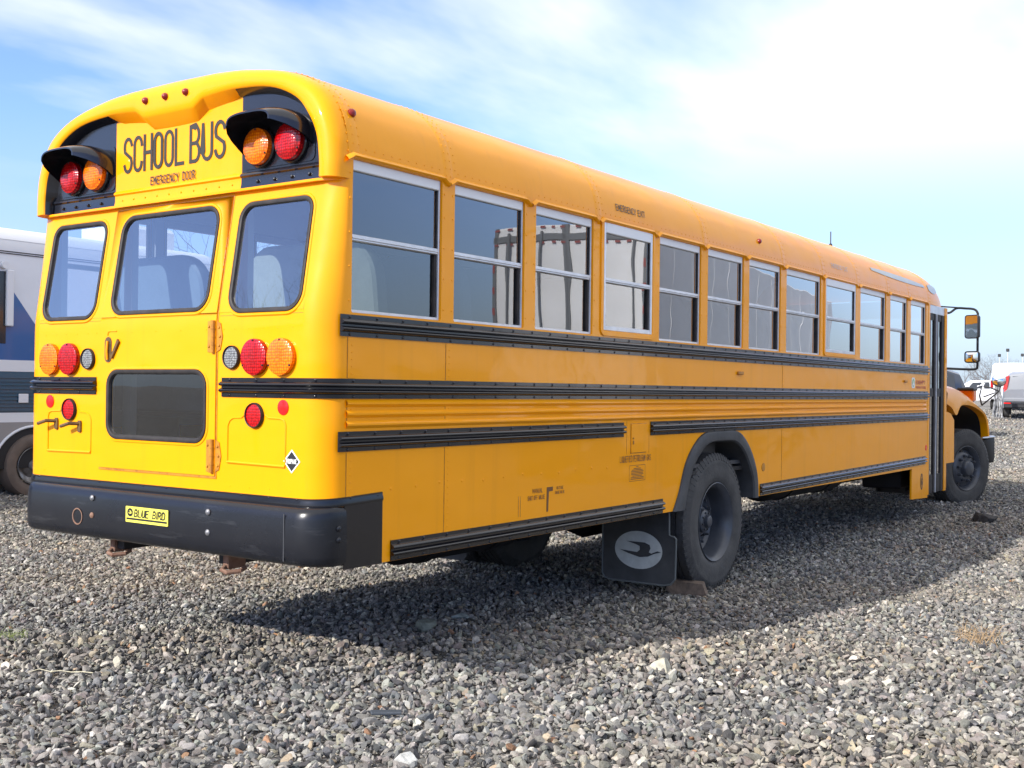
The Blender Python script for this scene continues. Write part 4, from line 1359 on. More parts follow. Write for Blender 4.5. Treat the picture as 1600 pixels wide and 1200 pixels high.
# ---- hood and fenders
mb = MB()
rows = []
for x, w_, zt in ((10.99, .86, 1.93), (11.6, .80, 1.90), (12.3, .76, 1.80), (12.9, .70, 1.66), (13.3, .62, 1.52), (13.50, .56, 1.38), (13.56, .52, 1.0), (13.56, .52, .9)):
    row = []
    for t in np.linspace(-1, 1, 25):
        yy = w_ * math.copysign(abs(t) ** .9, t)
        drop = (abs(t) ** 5) * .16
        row.append((x, yy, zt - drop))
    zb = max(.85, zt - .75)
    row = [(x, -w_ - .02, min(zb, zt - .16))] + row + [(x, w_ + .02, min(zb, zt - .16))]
    rows.append(row)
mb.grid(rows)
HOOD = obj('hood', mb, M['yellow'], BUS)
mb = MB()
mb.box(11.10, 11.32, -.885, -.83, 1.60, 1.74, bev=.01)
obj('hood_vent', mb, M['flatblack'], HOOD)
CR = catmull([(11.0, 1.615), (11.21, 1.605), (11.64, 1.584), (12.15, 1.50), (12.70, 1.38), (13.05, 1.27), (13.24, 1.17), (13.31, 1.02), (13.32, .87)], 4)
AR = catmull([(11.0, 1.41), (11.25, 1.36), (11.50, 1.262), (11.74, 1.385), (12.33, 1.375), (12.93, 1.275), (13.16, 1.16), (13.25, 1.00), (13.27, .87)], 4)
for s in (-1, 1):
    mb = MB()
    rows = []
    rows.append([(x, s * 1.10, z) for x, z in AR])
    rows.append([(x, s * 1.195, z) for x, z in AR])
    rows.append([(c[0] + (a[0] - c[0]) * .35, s * 1.205, c[1] + (a[1] - c[1]) * .35) for c, a in zip(CR, AR)])
    rows.append([(c[0], s * 1.175, c[1]) for c in CR])
    rows.append([(c[0] + .005, s * 1.10, c[1] + .035) for c in CR])
    rows.append([(c[0] + .01, s * .95, c[1] + .07) for c in CR])
    rows.append([(c[0] + .01, s * .72, c[1] + .12) for c in CR])
    mb.grid(rows)
    obj('fender', mb, M['yellow'], BUS)
    mb = MB()    # dark inner wheel housing
    rows = [[(x, s * 1.10, z - .004) for x, z in AR], [(x, s * .62, z - .004) for x, z in AR]]
    mb.grid(rows)
    mb.wall([(11.0, .8), (13.27, .8)] + [(x, z) for x, z in AR[::-1]], [], lambda x, z: (x, s * .62, z))
    obj('wheel_housing', mb, M['darkmetal'], BUS)
    mb = MB()
    mb.box(12.55, 12.72, s * 1.06 - .10, s * 1.06 + .10, 1.44, 1.60, bev=.02)
    L_ = obj('front_turn_lamp', mb, M['amber'], BUS)
    mb = MB(); mb.box(12.50, 12.74, s * 1.06 - .11, s * 1.06 + .11, 1.585, 1.625, bev=.01)
    obj('lamp_rim', mb, M['flatblack'], L_)
# front bumper
mb = MB()
PB = [(12.78, 1.225), (13.15, 1.235), (13.45, 1.235), (13.60, 1.19), (13.70, 1.08), (13.85, .8), (13.95, .3)]
PB = [(x, -y) for x, y in PB] + [(x, y) for x, y in PB[::-1]]
rows = []
for z, o in ((.93, -.06), (.93, 0), (.90, .012), (.62, .012), (.56, -.01), (.56, -.08)):
    row = []
    for x, y in PB:
        zz_ = z
        if x < 13.2 and z < .9: zz_ = z + (13.2 - x) * .75
        row.append((x + o * .6, y * (1 + o * .5), min(zz_, .925)))
    rows.append(row)
mb.grid(rows)
M['satin'] = mat('satin_black_bumper', (.008, .008, .009), .6, spec=.15)
FB = obj('front_bumper', mb, M['satin'], BUS)
mb = MB(); mb.tube([(x, y * 1.004, .933) for x, y in PB], .012, 8); obj('bumper_edge', mb, M['silver'], FB)
mb = MB(); mb.prism([(13.55, .56), (13.82, .60), (13.84, .76), (13.76, .80), (13.66, .74)], lambda x, z: (x, -1.14, z), (0, .12, 0)); mb.tube([(13.2, -1.2, .56), (13.5, -1.1, .52), (13.72, -.98, .78)], .012, 6)
obj('tow_eye', mb, M['flatblack'], FB)

# ---- mirrors on the right front corner
mb = MB()
ARM = catmull([(10.99, -1.10, 2.575), (11.25, -1.15, 2.572), (11.42, -1.20, 2.64), (11.55, -1.28, 2.645), (11.6, -1.37, 2.635), (11.6, -1.415, 2.59), (11.6, -1.42, 2.50), (11.6, -1.42, 2.0), (11.6, -1.42, 1.90), (11.6, -1.40, 1.862), (11.45, -1.30, 1.855), (11.0, -1.09, 1.862)], 5)
mb.tube(ARM, .015, 8)
mb.tube([(10.99, -1.09, 2.64), (11.45, -1.22, 2.65)], .010, 6)
ARMO = obj('mirror_arm', mb, M['flatblack'], BUS)
def mirror_head(cy_, cz_, w_, h_, depth, tilt=0.0):
    mb = MB()
    P = rrect(cy_ - w_ / 2, cy_ + w_ / 2, cz_ - h_ / 2, cz_ + h_ / 2, .035, 5)
    rows = []
    for x, o in ((11.555, -.012), (11.548, -.004), (11.550, 0), (11.58, .002), (11.62, -.01), (11.645, -.04)):
        rows.append([(x, *p) for p in offset_loop(P, o)])
    mb.grid(rows, closed=True)
    mb.wall(offset_loop(P, -.04), [], lambda y, z: (11.645, y, z))
    o_ = obj('mirror', mb, M['flatblack'], BUS)
    piv = Matrix.Translation((11.60, cy_, 0)) @ Matrix.Rotation(R_(tilt), 4, 'Z') @ Matrix.Translation((-11.60, -cy_, 0))
    o_.data.transform(piv)
    mb = MB()
    Q = offset_loop(P, -.012); n = len(Q)
    cxy = (cy_, cz_)
    vs = [(11.553, *q) for q in Q] + [(11.553 - depth, cy_ + (q[0] - cy_) * .55, cz_ + (q[1] - cz_) * .55) for q in Q] + [(11.553 - depth * 1.2, cy_, cz_)]
    mb.add(vs, [(i, (i + 1) % n, n + (i + 1) % n, n + i) for i in range(n)] + [(n + i, n + (i + 1) % n, 2 * n) for i in range(n)])
    g = obj('mirror_glass', mb, M['mirror'], o_, smooth=60); g.data.transform(piv)
mirror_head(-1.368, 2.408, .19, .305, .001, -20)
mirror_head(-1.368, 2.016, .19, .150, .03, -12)
# crossover mirror on the fender
mb = MB()
for p in ([(13.25, -1.08, 1.52), (13.3, -1.10, 1.66), (13.3, -1.22, 1.63), (13.35, -1.32, 1.585), (13.38, -1.335, 1.66)], [(13.3, -1.10, 1.38), (13.3, -1.2, 1.47), (13.35, -1.32, 1.585)], [(13.25, -1.08, 1.52), (13.30, -1.10, 1.38)], [(13.3, -1.12, 1.50), (13.34, -1.26, 1.56)]):
    mb.tube(p, .011, 6)
obj('mirror_arm', mb, M['flatblack'], BUS)
mb = MB()
mb.lathe([(-.05, .0), (-.045, .06), (-.02, .088), (.0, .094), (.012, .092)], (13.38, -1.31, 1.745), (1, .25, -.25), 24, 0)
o_ = obj('crossover_mirror', mb, M['mirror'], BUS, smooth=60)
mb = MB(); mb.lathe([(.0, .097), (.018, .098), (.05, .08), (.06, .0)], (13.38, -1.31, 1.745), (1, .25, -.25), 24); obj('mirror_rim', mb, M['flatblack'], o_)

# ==================================================================== GROUND
def gh(x, y):
    x = np.asarray(x, float); y = np.asarray(y, float)
    r = np.clip(x - 9.3, 0, 42) * 0.0225
    n = .018 * np.sin(x * 1.3 + 1.7 * np.sin(y * .6)) * np.cos(y * 1.1 + .8 * np.sin(x * .7)) + .012 * np.sin(x * 2.9 + y * 2.1)
    dip = -.05 * np.exp(-((y + 3.0) ** 2) / 1.2) * np.clip((x - 1.0) / 5.0, 0, 1)
    k = np.clip(1.4 - .025 * np.hypot(x, y), 0, 1)
    # keep level under the wheels
    flat = np.minimum(1, np.minimum(np.hypot(x - 4.2, y + 1.05), np.hypot(x - 12.3, y + 1.05)) / 1.0)
    return r + (n * flat + dip) * k
def axis_pts(a, b, c, d, st):
    core = list(np.arange(b, c, st))
    lo = []; v = b; s = st
    while v > a: s *= 1.35; v -= s; lo.append(v)
    hi = []; v = c; s = st
    while v < d: v += s; hi.append(v); s *= 1.35
    return np.array(lo[::-1] + core + hi)
gx = axis_pts(-500, -5, 30, 900, .22); gy = axis_pts(-500, -7, 14, 500, .22)
X_, Y_ = np.meshgrid(gx, gy, indexing='ij')
Z_ = gh(X_, Y_)
def raw_mesh(name, V, F, attr=None):
    me = bpy.data.meshes.new(name)
    V = np.asarray(V, np.float32); F = np.asarray(F, np.int32)
    me.vertices.add(len(V)); me.vertices.foreach_set('co', V.ravel())
    k = F.shape[1]
    me.loops.add(F.size); me.loops.foreach_set('vertex_index', F.ravel())
    me.polygons.add(len(F)); me.polygons.foreach_set('loop_start', np.arange(0, F.size, k, dtype=np.int32))
    if attr is not None:
        a = me.attributes.new('stone_tone', 'FLOAT_COLOR', 'POINT')
        a.data.foreach_set('color', np.asarray(attr, np.float32).ravel())
    me.update(calc_edges=True)
    me.validate()
    me.polygons.foreach_set('use_smooth', [False] * len(me.polygons))
    return me
nx, ny = X_.shape
idx = np.arange(nx * ny).reshape(nx, ny)
F = np.stack([idx[:-1, :-1], idx[1:, :-1], idx[1:, 1:], idx[:-1, 1:]], -1).reshape(-1, 4)
me = raw_mesh('ground', np.stack([X_, Y_, Z_], -1).reshape(-1, 3), F)
me.polygons.foreach_set('use_smooth', [True] * len(me.polygons))
ground = bpy.data.objects.new('ground', me); COL.objects.link(ground)
tag(ground, 'grey crushed stone yard', None, kind='structure')

gm = bpy.data.materials.new('gravel_bed'); gm.use_nodes = True
t = gm.node_tree; b = t.nodes['Principled BSDF']; L = t.links.new
co = t.nodes.new('ShaderNodeTexCoord')
vo = t.nodes.new('ShaderNodeTexVoronoi'); vo.inputs['Scale'].default_value = 26; L(co.outputs['Object'], vo.inputs['Vector'])
ramp = t.nodes.new('ShaderNodeValToRGB'); sp = t.nodes.new('ShaderNodeSeparateColor'); L(vo.outputs['Color'], sp.inputs[0]); L(sp.outputs[0], ramp.inputs[0])
e = ramp.color_ramp.elements
e[0].position = 0; e[0].color = (.09, .086, .082, 1); e[1].position = 1; e[1].color = (.46, .43, .38, 1)
for p, c in ((.3, (.17, .162, .153)), (.6, (.25, .236, .217)), (.85, (.33, .31, .28))):
    q = ramp.color_ramp.elements.new(p); q.color = (*c, 1)
nb = t.nodes.new('ShaderNodeTexNoise'); nb.inputs['Scale'].default_value = .35; nb.inputs['Detail'].default_value = 5; L(co.outputs['Object'], nb.inputs['Vector'])
rb = t.nodes.new('ShaderNodeValToRGB'); rb.color_ramp.elements[0].position = .58; rb.color_ramp.elements[1].position = .70; L(nb.outputs['Fac'], rb.inputs[0])
mxg = t.nodes.new('ShaderNodeMix'); mxg.data_type = 'RGBA'
mg = t.nodes.new('ShaderNodeMath'); mg.operation = 'MULTIPLY'; mg.inputs[1].default_value = .55; L(rb.outputs[0], mg.inputs[0]); L(mg.outputs[0], mxg.inputs[0])
L(ramp.outputs[0], mxg.inputs[6]); mxg.inputs[7].default_value = (.30, .22, .17, 1)
L(mxg.outputs[2], b.inputs['Base Color']); b.inputs['Roughness'].default_value = .95; b.inputs['Specular IOR Level'].default_value = .2
bp = t.nodes.new('ShaderNodeBump'); bp.inputs['Strength'].default_value = 1.0; bp.inputs['Distance'].default_value = .03; bp.invert = True
L(vo.outputs['Distance'], bp.inputs['Height']); L(bp.outputs[0], b.inputs['Normal'])
ground.data.materials.append(gm)

# ---- loose stones
rng = np.random.default_rng(5)
def ico():
    p = (1 + 5 ** .5) / 2
    V = np.array([(-1, p, 0), (1, p, 0), (-1, -p, 0), (1, -p, 0), (0, -1, p), (0, 1, p), (0, -1, -p), (0, 1, -p), (p, 0, -1), (p, 0, 1), (-p, 0, -1), (-p, 0, 1)], float)
    V /= np.linalg.norm(V[0])
    F = np.array([(0, 11, 5), (0, 5, 1), (0, 1, 7), (0, 7, 10), (0, 10, 11), (1, 5, 9), (5, 11, 4), (11, 10, 2), (10, 7, 6), (7, 1, 8), (3, 9, 4), (3, 4, 2), (3, 2, 6), (3, 6, 8), (3, 8, 9), (4, 9, 5), (2, 4, 11), (6, 2, 10), (8, 6, 7), (9, 8, 1)])
    return V, F
def subdiv(V, F):
    V = list(map(tuple, V)); cache = {}; N = []
    def mid(a, b):
        k = (min(a, b), max(a, b))
        if k not in cache:
            m = (np.array(V[a]) + np.array(V[b])) / 2; m /= np.linalg.norm(m); cache[k] = len(V); V.append(tuple(m))
        return cache[k]
    for a, b_, c in F:
        ab, bc, ca = mid(a, b_), mid(b_, c), mid(c, a)
        N += [(a, ab, ca), (b_, bc, ab), (c, ca, bc), (ab, bc, ca)]
    return np.array(V), np.array(N)
IV, IF = ico(); SV, SF = subdiv(IV, IF)
def rock(V, cuts):
    V = V * (1 + rng.normal(0, .05, (len(V), 1)))
    for _ in range(cuts):
        n = rng.normal(size=3); n /= np.linalg.norm(n); d = rng.uniform(.28, .72)
        s = V @ n
        V = V - np.outer(np.clip(s - d, 0, None), n)
    V = V * np.array([1.15, rng.uniform(.62, 1.0), rng.uniform(.38, .72)])
    return V
LOW = [rock(IV * rng.uniform(.75, 1.2, (12, 1)), 2) for _ in range(50)]
HIGH = [rock(SV, 6) for _ in range(80)]
PAL = np.array([(.27, .262, .25), (.36, .345, .32), (.17, .172, .175), (.46, .44, .40), (.57, .55, .49), (.30, .265, .25), (.31, .32, .28), (.78, .76, .70), (.46, .37, .26), (.42, .23, .13), (.10, .10, .105), (.40, .37, .28), (.22, .23, .24)])
PW_ = np.array([.19, .18, .12, .11, .05, .08, .08, .008, .015, .004, .05, .035, .09]); PW_ /= PW_.sum()
cam2 = np.array([-3.709, -4.887])
f2 = np.array([math.cos(yaw), math.sin(yaw)]); r2 = np.array([math.sin(yaw), -math.cos(yaw)])
GRAV = np.array([.76, .745, .725])
def scatter(d0, d1, dens, smin, smax, variants, FT, lift, margin=2.3):
    half0, half1 = .47 * d0 + margin, .47 * d1 + margin
    area = (half0 + half1) * (d1 - d0)
    n = int(area * dens * 1.02)
    d = rng.uniform(d0, d1, n * 2); w_ = rng.uniform(-half1, half1, n * 2)
    ok = np.abs(w_) < .47 * d + margin
    d, w_ = d[ok][:n], w_[ok][:n]; n = len(d)
    P = cam2 + np.outer(d, f2) + np.outer(w_, r2)
    size = (smin + (smax - smin) * rng.beta(1.6, 4.2, n)) * .5
    V0 = np.stack(variants); k = rng.integers(0, len(variants), n)
    A = V0[k]                                               # n, m, 3
    # random rotation: mostly lying flat, any heading
    q = rng.normal(size=(n, 4)) * np.array([1, .45, .45, 0]) ; q[:, 3] = rng.normal(size=n) * 1.0
    q /= np.linalg.norm(q, axis=1, keepdims=True)
    a, bb, c, dd = q.T
    Rm = np.stack([np.stack([1 - 2 * (c * c + dd * dd), 2 * (bb * c - a * dd), 2 * (bb * dd + a * c)], -1),
                   np.stack([2 * (bb * c + a * dd), 1 - 2 * (bb * bb + dd * dd), 2 * (c * dd - a * bb)], -1),
                   np.stack([2 * (bb * dd - a * c), 2 * (c * dd + a * bb), 1 - 2 * (bb * bb + c * c)], -1)], 1)
    A = np.einsum('nij,nmj->nmi', Rm, A) * size[:, None, None]
    z = gh(P[:, 0], P[:, 1]) + size * .22 + rng.uniform(0, lift, n)
    A[:, :, 0] += P[:, 0, None]; A[:, :, 1] += P[:, 1, None]; A[:, :, 2] += z[:, None]
    col = PAL[rng.choice(len(PAL), n, p=PW_)] * rng.uniform(.62, 1.18, (n, 1))
    col = col * (1 + .018 * rng.normal(size=(n, 3)))
    gl_ = col.mean(1, keepdims=True); col = gl_ + (col - gl_) * .85
    # patches of warmer, dustier stone
    patch = np.sin(P[:, 0] * .9 + 2 * np.sin(P[:, 1] * .5)) * np.cos(P[:, 1] * .8 + .6) + .45 * np.sin(P[:, 0] * 2.3 + P[:, 1] * 1.7)
    wgt = 1 / (1 + np.exp(-5 * (patch - .15)))[:, None]
    col = col * GRAV * ((1 - wgt) + wgt * np.array([1.06, 1.0, .92]))
    col = np.clip(col, .03, .8)
    m = A.shape[1]
    Fc = (FT[None] + (np.arange(n) * m)[:, None, None]).reshape(-1, 3)
    C4 = np.concatenate([np.repeat(col, m, 0), np.ones((n * m, 1))], 1)
    return A.reshape(-1, 3), Fc, C4
parts = []
parts.append(scatter(3.4, 6.8, 1350, .018, .090, HIGH, SF, .022))
parts.append(scatter(6.8, 11, 1250, .019, .076, LOW, IF, .018))
parts.append(scatter(11, 18, 680, .025, .082, LOW, IF, .016))
parts.append(scatter(18, 30, 250, .033, .10, LOW, IF, .014))
parts.append(scatter(30, 50, 45, .05, .13, LOW, IF, .012))
VV = []; FF = []; CC = []; off = 0
for V, F_, C_ in parts:
    VV.append(V); FF.append(F_ + off); CC.append(C_); off += len(V)
me = raw_mesh('gravel', np.concatenate(VV), np.concatenate(FF), np.concatenate(CC))
gravel = bpy.data.objects.new('gravel', me); COL.objects.link(gravel)
tag(gravel, 'loose crushed stone in mixed greys', None, kind='stuff')
sm = bpy.data.materials.new('crushed_stone'); sm.use_nodes = True
t = sm.node_tree; b = t.nodes['Principled BSDF']; L = t.links.new
at = t.nodes.new('ShaderNodeAttribute'); at.attribute_name = 'stone_tone'
co = t.nodes.new('ShaderNodeTexCoord')
n1 = t.nodes.new('ShaderNodeTexNoise'); n1.inputs['Scale'].default_value = 70; n1.inputs['Detail'].default_value = 5; n1.inputs['Roughness'].default_value = .7; L(co.outputs['Object'], n1.inputs['Vector'])
mr = t.nodes.new('ShaderNodeMapRange'); mr.inputs['From Min'].default_value = .25; mr.inputs['From Max'].default_value = .75; mr.inputs['To Min'].default_value = .65; mr.inputs['To Max'].default_value = 1.35
L(n1.outputs['Fac'], mr.inputs['Value'])
ml = t.nodes.new('ShaderNodeVectorMath'); ml.operation = 'SCALE'; L(at.outputs['Color'], ml.inputs[0]); L(mr.outputs[0], ml.inputs['Scale'])
L(ml.outputs[0], b.inputs['Base Color']); b.inputs['Roughness'].default_value = .9; b.inputs['Specular IOR Level'].default_value = .25
bp = t.nodes.new('ShaderNodeBump'); bp.inputs['Strength'].default_value = .5; bp.inputs['Distance'].default_value = .006
L(n1.outputs['Fac'], bp.inputs['Height']); L(bp.outputs[0], b.inputs['Normal'])
me.materials.append(sm)

def big_rock(name, label, x, y, r, col, z=0.0, flat=.7, cat='rock', seed=1):
    g = np.random.default_rng(seed)
    V, F_ = subdiv(*subdiv(IV, IF))
    V = V * (1 + g.normal(0, .03, (len(V), 1)))
    for _ in range(12):
        n = g.normal(size=3); n /= np.linalg.norm(n); d = g.uniform(.5, .85); s = V @ n
        V = V - np.outer(np.clip(s - d, 0, None), n)
    V = V * np.array([r * 1.2, r, r * flat])
    mb = MB(); mb.add([tuple(v) for v in V], [tuple(f) for f in F_])
    o = obj(name, mb, mat(name + '_' + str(seed), col, .9, var=.35, vscale=18, bump=.8, bscale=40, spec=.2), smooth=0)
    o.location = (x, y, float(gh(x, y)) + z); o.rotation_euler = (0, 0, seed)
    tag(o, label, cat)
big_rock('rock', 'greenish grey rock lying in the shadow behind the rear wheel', 1.72, -.42, .075, (.20, .21, .17), .03, seed=3)
big_rock('rock', 'pale flat rock in the shade nearer the mud flap', 2.15, -.35, .06, (.30, .33, .31), .02, .5, seed=4)
big_rock('rock', 'dark lump of rock beside the front wheel', 10.35, -1.80, .15, (.07, .065, .06), .04, .75, seed=5)
big_rock('rock', 'large speckled white rock at the lower left of the gravel', -.31, -1.98, .055, (.48, .48, .45), .02, .8, seed=6)
big_rock('rock', 'pale rounded rock on the edge of the bus shadow', 1.72, -2.06, .075, (.42, .40, .32), .02, .8, seed=7)
# short flat strips of litter and twigs
def stick(label, x, y, ln, ang, r, col, cat='stick', name='stick', seed=1):
    g = random.Random(seed)
    mb = MB(); P = []
    for k in range(7):
        t = k / 6 - .5
        P.append((t * ln, g.uniform(-.02, .02) * ln, .012 + .01 * math.sin(3 * k) + (0 if 0 < k < 6 else -.005)))
    mb.tube(P, [r * (1 - .08 * k) for k in range(7)], 6)
    o = obj(name, mb, mat(name + str(seed), col, .85, var=.3, vscale=30))
    o.location = (x, y, float(gh(x, y)) + .03); o.rotation_euler = (0, 0, ang)
    tag(o, label, cat)
stick('dark curved stick on sunlit gravel right of the bus shadow', 1.75, -2.50, .22, .2, .008, (.07, .05, .05), seed=11)
stick('short dark twig near the right edge of the gravel', 2.6, -2.85, .18, -.5, .006, (.06, .05, .045), seed=12)
stick('long pale straw lying on gravel at the far left', -.3, .35, .35, 2.1, .003, (.55, .50, .35), 'straw', 'straw', 13)
mb = MB(); mb.box(-.07, .07, -.02, .02, 0, .012, bev=.003)
o = obj('slate_piece', mb, mat('slate', (.06, .07, .085), .6, var=.3)); o.location = (.15, -1.48, float(gh(.15, -1.48)) + .045); o.rotation_euler = (.1, .05, -.7)
tag(o, 'thin dark blue grey slate sliver in front of the bus shadow', 'slate piece')

def tuft(label, x, y, n, col, seed, sz=.10):
    g = random.Random(seed); mb = MB()
    for k in range(n):
        a = g.uniform(0, 2 * PI); r0_ = g.uniform(0, sz * 1.2); px_, py_ = r0_ * math.cos(a), r0_ * math.sin(a)
        h_ = g.uniform(.3, 1) * sz; bx_, by_ = g.uniform(-1, 1) * sz, g.uniform(-1, 1) * sz
        mb.tube([(px_, py_, 0), (px_ + bx_ * .4, py_ + by_ * .4, h_ * .8), (px_ + bx_, py_ + by_, h_)], [.0016, .0013, .0006], 3)
    o = obj('dry_grass', mb, mat('dry_grass' + str(seed), col, .9), smooth=0, recalc=False); o.location = (x, y, float(gh(x, y)) + .02)
    tag(o, label, 'dry grass', kind='stuff')
tuft('sparse tan dry grass tuft on the gravel at the right edge', 3.65, -3.25, 70, (.42, .29, .16), 1, .13)
tuft('small greenish weed at the left edge of the gravel', -.03, 1.25, 30, (.22, .27, .08), 2, .08)
# wood block wedged behind the rear wheel
mb = MB()
mb.prism([(-.16, 0), (.10, 0), (.14, .03), (.12, .085), (-.13, .075)], lambda a, z: (0, a, z), (.13, 0, 0))
o = obj('wood_chock', mb, M['wood']); o.location = (3.82, -1.15, .02); o.rotation_euler = (.0, .0, .35); o.scale = (1.0, 1.0, 1.15)
tag(o, 'split brown wood block wedged behind the rear wheel', 'wood block')

# ==================================================================== MOTORHOME
RVM = {
 'body': mat('rv_grey_panel', (.66, .66, .67), .35, coat=.4, var=.04), 'roof': mat('rv_white_roof', (.72, .72, .73), .45),
 'blue': mat('rv_blue', (.018, .10, .29), .3, coat=.5), 'teal': mat('rv_teal', (.02, .085, .14), .35, coat=.4),
 'white': mat('rv_white', (.70, .70, .71), .35), 'skirt': mat('rv_skirt', (.27, .25, .24), .5), 'glass': mat('rv_dark_glass', (.03, .035, .045), .08)}
RV = thing('motorhome', 'grey and white motorhome with blue and teal stripes behind the bus', 'motorhome', (0, 0, 0))
YV, XV0, XV1 = 9.10, -3.6, 8.15
mb = MB()
sec = [(0, .45), (0, 3.30), (.02, 3.42), (.08, 3.52), (.18, 3.58), (.4, 3.62), (1.25, 3.66), (2.1, 3.62), (2.32, 3.58), (2.42, 3.52), (2.48, 3.42), (2.5, 3.30), (2.5, .45)]
rows = []
for x, dz, dy in ((XV0, -.3, .12), (XV0 + .15, -.05, .02), (XV0 + .4, 0, 0), (4.0, 0, 0), (XV1 - .25, 0, 0), (XV1 - .10, -.03, .02), (XV1 - .02, -.10, .07), (XV1, -.22, .15)):
    rows.append([(x, YV + (y if dy == 0 else dy + y * (2.5 - 2 * dy) / 2.5), (z + dz if z > 3.2 else z)) for y, z in sec])
archp = None
mb.grid(rows)
for r in (rows[0], rows[-1]): mb.add(r, [tuple(range(len(r)))])
obj('coach_body', mb, RVM['body'], RV)
mb = MB()
rows2 = [[(p[0], p[1] - (.004 if i < 6 else -.004), p[2] + .006) for i, p in enumerate(r[2:11])] for r in rows]
mb.grid(rows2)
obj('roof', mb, RVM['roof'], RV)
def rvp(name, x0, x1, z0, z1, m_, d=.006, parent=RV):
    mb = MB(); mb.box(x0, x1, YV - d, YV, z0, z1); return obj(name, mb, m_, parent)
mb = MB()
mb.prism([(-3.4, 1.836), (5.31, 1.836), (4.50, 2.90), (4.1, 2.98), (-3.4, 2.98)], lambda x, z: (x, YV, z), (0, -.005, 0))
obj('blue_stripe', mb, RVM['blue'], RV)
rvp('white_stripe', -3.4, 8.0, 1.685, 1.836, RVM['white'], .012)
mb = MB()
mb.box(-3.4, 8.0, YV - .008, YV, 1.14, 1.685)
for k in range(10):
    z = 1.165 + k * .048
    mb.box(-3.4, 8.0, YV - .022, YV - .008, z, z + .020)
obj('louvre_panel', mb, RVM['teal'], RV)
rvp('white_stripe', -3.4, 8.0, 1.014, 1.14, RVM['white'], .014)
mb = MB(); mb.box(4.70, 4.84, YV - .035, YV - .022, 1.27, 1.39, bev=.005); obj('hatch', mb, RVM['white'], RV)
# skirt with a wheel arch
ca, ra = (4.95, .40), .60
P = [(-3.4, .42)] + [(ca[0] - ra * math.cos(a), max(.42, ca[1] + ra * math.sin(a) * .93)) for a in np.linspace(0.03, PI - .03, 22)] + [(8.0, .42), (8.0, 1.014), (-3.4, 1.014)]
mb = MB(); mb.prism(P, lambda x, z: (x, YV - .004, z), (0, -.02, 0)); obj('skirt', mb, RVM['skirt'], RV, smooth=0)
mb = MB(); mb.tube([(ca[0] - (ra) * math.cos(a), YV - .03, ca[1] + ra * math.sin(a) * .93) for a in np.linspace(0, PI, 22)], .018, 8); obj('arch_trim', mb, RVM['white'], RV)
mb = MB(); mb.prism([(ca[0] - (ra + .01) * math.cos(a), ca[1] + (ra + .01) * math.sin(a) * .93) for a in np.linspace(0, PI, 22)], lambda x, z: (x, YV - .002, z), (0, -.001, 0)); obj('wheel_well', mb, M['darkmetal'], RV, smooth=0)
mb = MB()
for z in (3.235, 3.262): mb.box(-3.3, 8.0, YV - .010, YV + .0, z, z + .010)
obj('roof_gutter', mb, M['rubber'], RV)
# window with awning arm
mb = MB(); mb.box(2.6, 4.52, YV - .012, YV, 2.05, 3.0, bev=.005); wv = obj('window', mb, RVM['glass'], RV)
mb = MB(); mb.box(4.50, 4.60, YV - .06, YV - .012, 2.28, 3.02, bev=.01); mb.lathe([(0, .05), (.06, .05), (.06, 0)], (4.47, YV - .01, 3.08), (0, -1, 0), 14); obj('awning_arm', mb, RVM['white'], RV)
def rv_wheel(x):
    mb = MB()
    mb.lathe([(-.05, .22), (.06, .235), (.085, .255), (.09, .25), (.06, .23), (.02, .22), (.0, .16), (.03, .13), (.05, .08), (.09, .06), (.09, 0)], (0, 0, 0), (0, -1, 0), 32)
    for k in range(8):
        a = 2 * PI * k / 8; mb.lathe([(.0, .018), (.03, .016), (.03, 0)], (.12 * math.cos(a), 0, .12 * math.sin(a)), (0, -1, 0), 6)
    w_ = obj('wheel', mb, mat('rv_wheel_metal', (.30, .29, .28), .4, metal=.5, dirt=(.10, .09, .08), vscale=12), RV); w_.location = (x, YV + .05, .425)
    mb = MB(); mb.lathe([(-.12, .25), (.07, .26), (.10, .30), (.105, .36), (.09, .41), (.04, .43), (-.12, .43)], (0, 0, 0), (0, -1, 0), 48)
    obj('tyre', mb, mat('rv_tyre', (.075, .058, .048), .8, dirt=(.17, .125, .095), vscale=3), w_)
rv_wheel(4.95); rv_wheel(-1.6)
for x0, x1 in ((6.55, 7.75), (1.5, 2.6)):
    mb = MB(); mb.box(x0, x1, 9.75, 10.55, 3.60, 3.98, bev=.06); ac = obj('air_conditioner', mb, RVM['roof'], RV)
    mb = MB()
    for k in range(8):
        for xx in (x0 + .22, x0 + .72):
            mb.box(xx + .032 * k, xx + .032 * k + .014, 9.742, 9.752, 3.70, 3.92)
    obj('vent', mb, M['rubber'], ac)

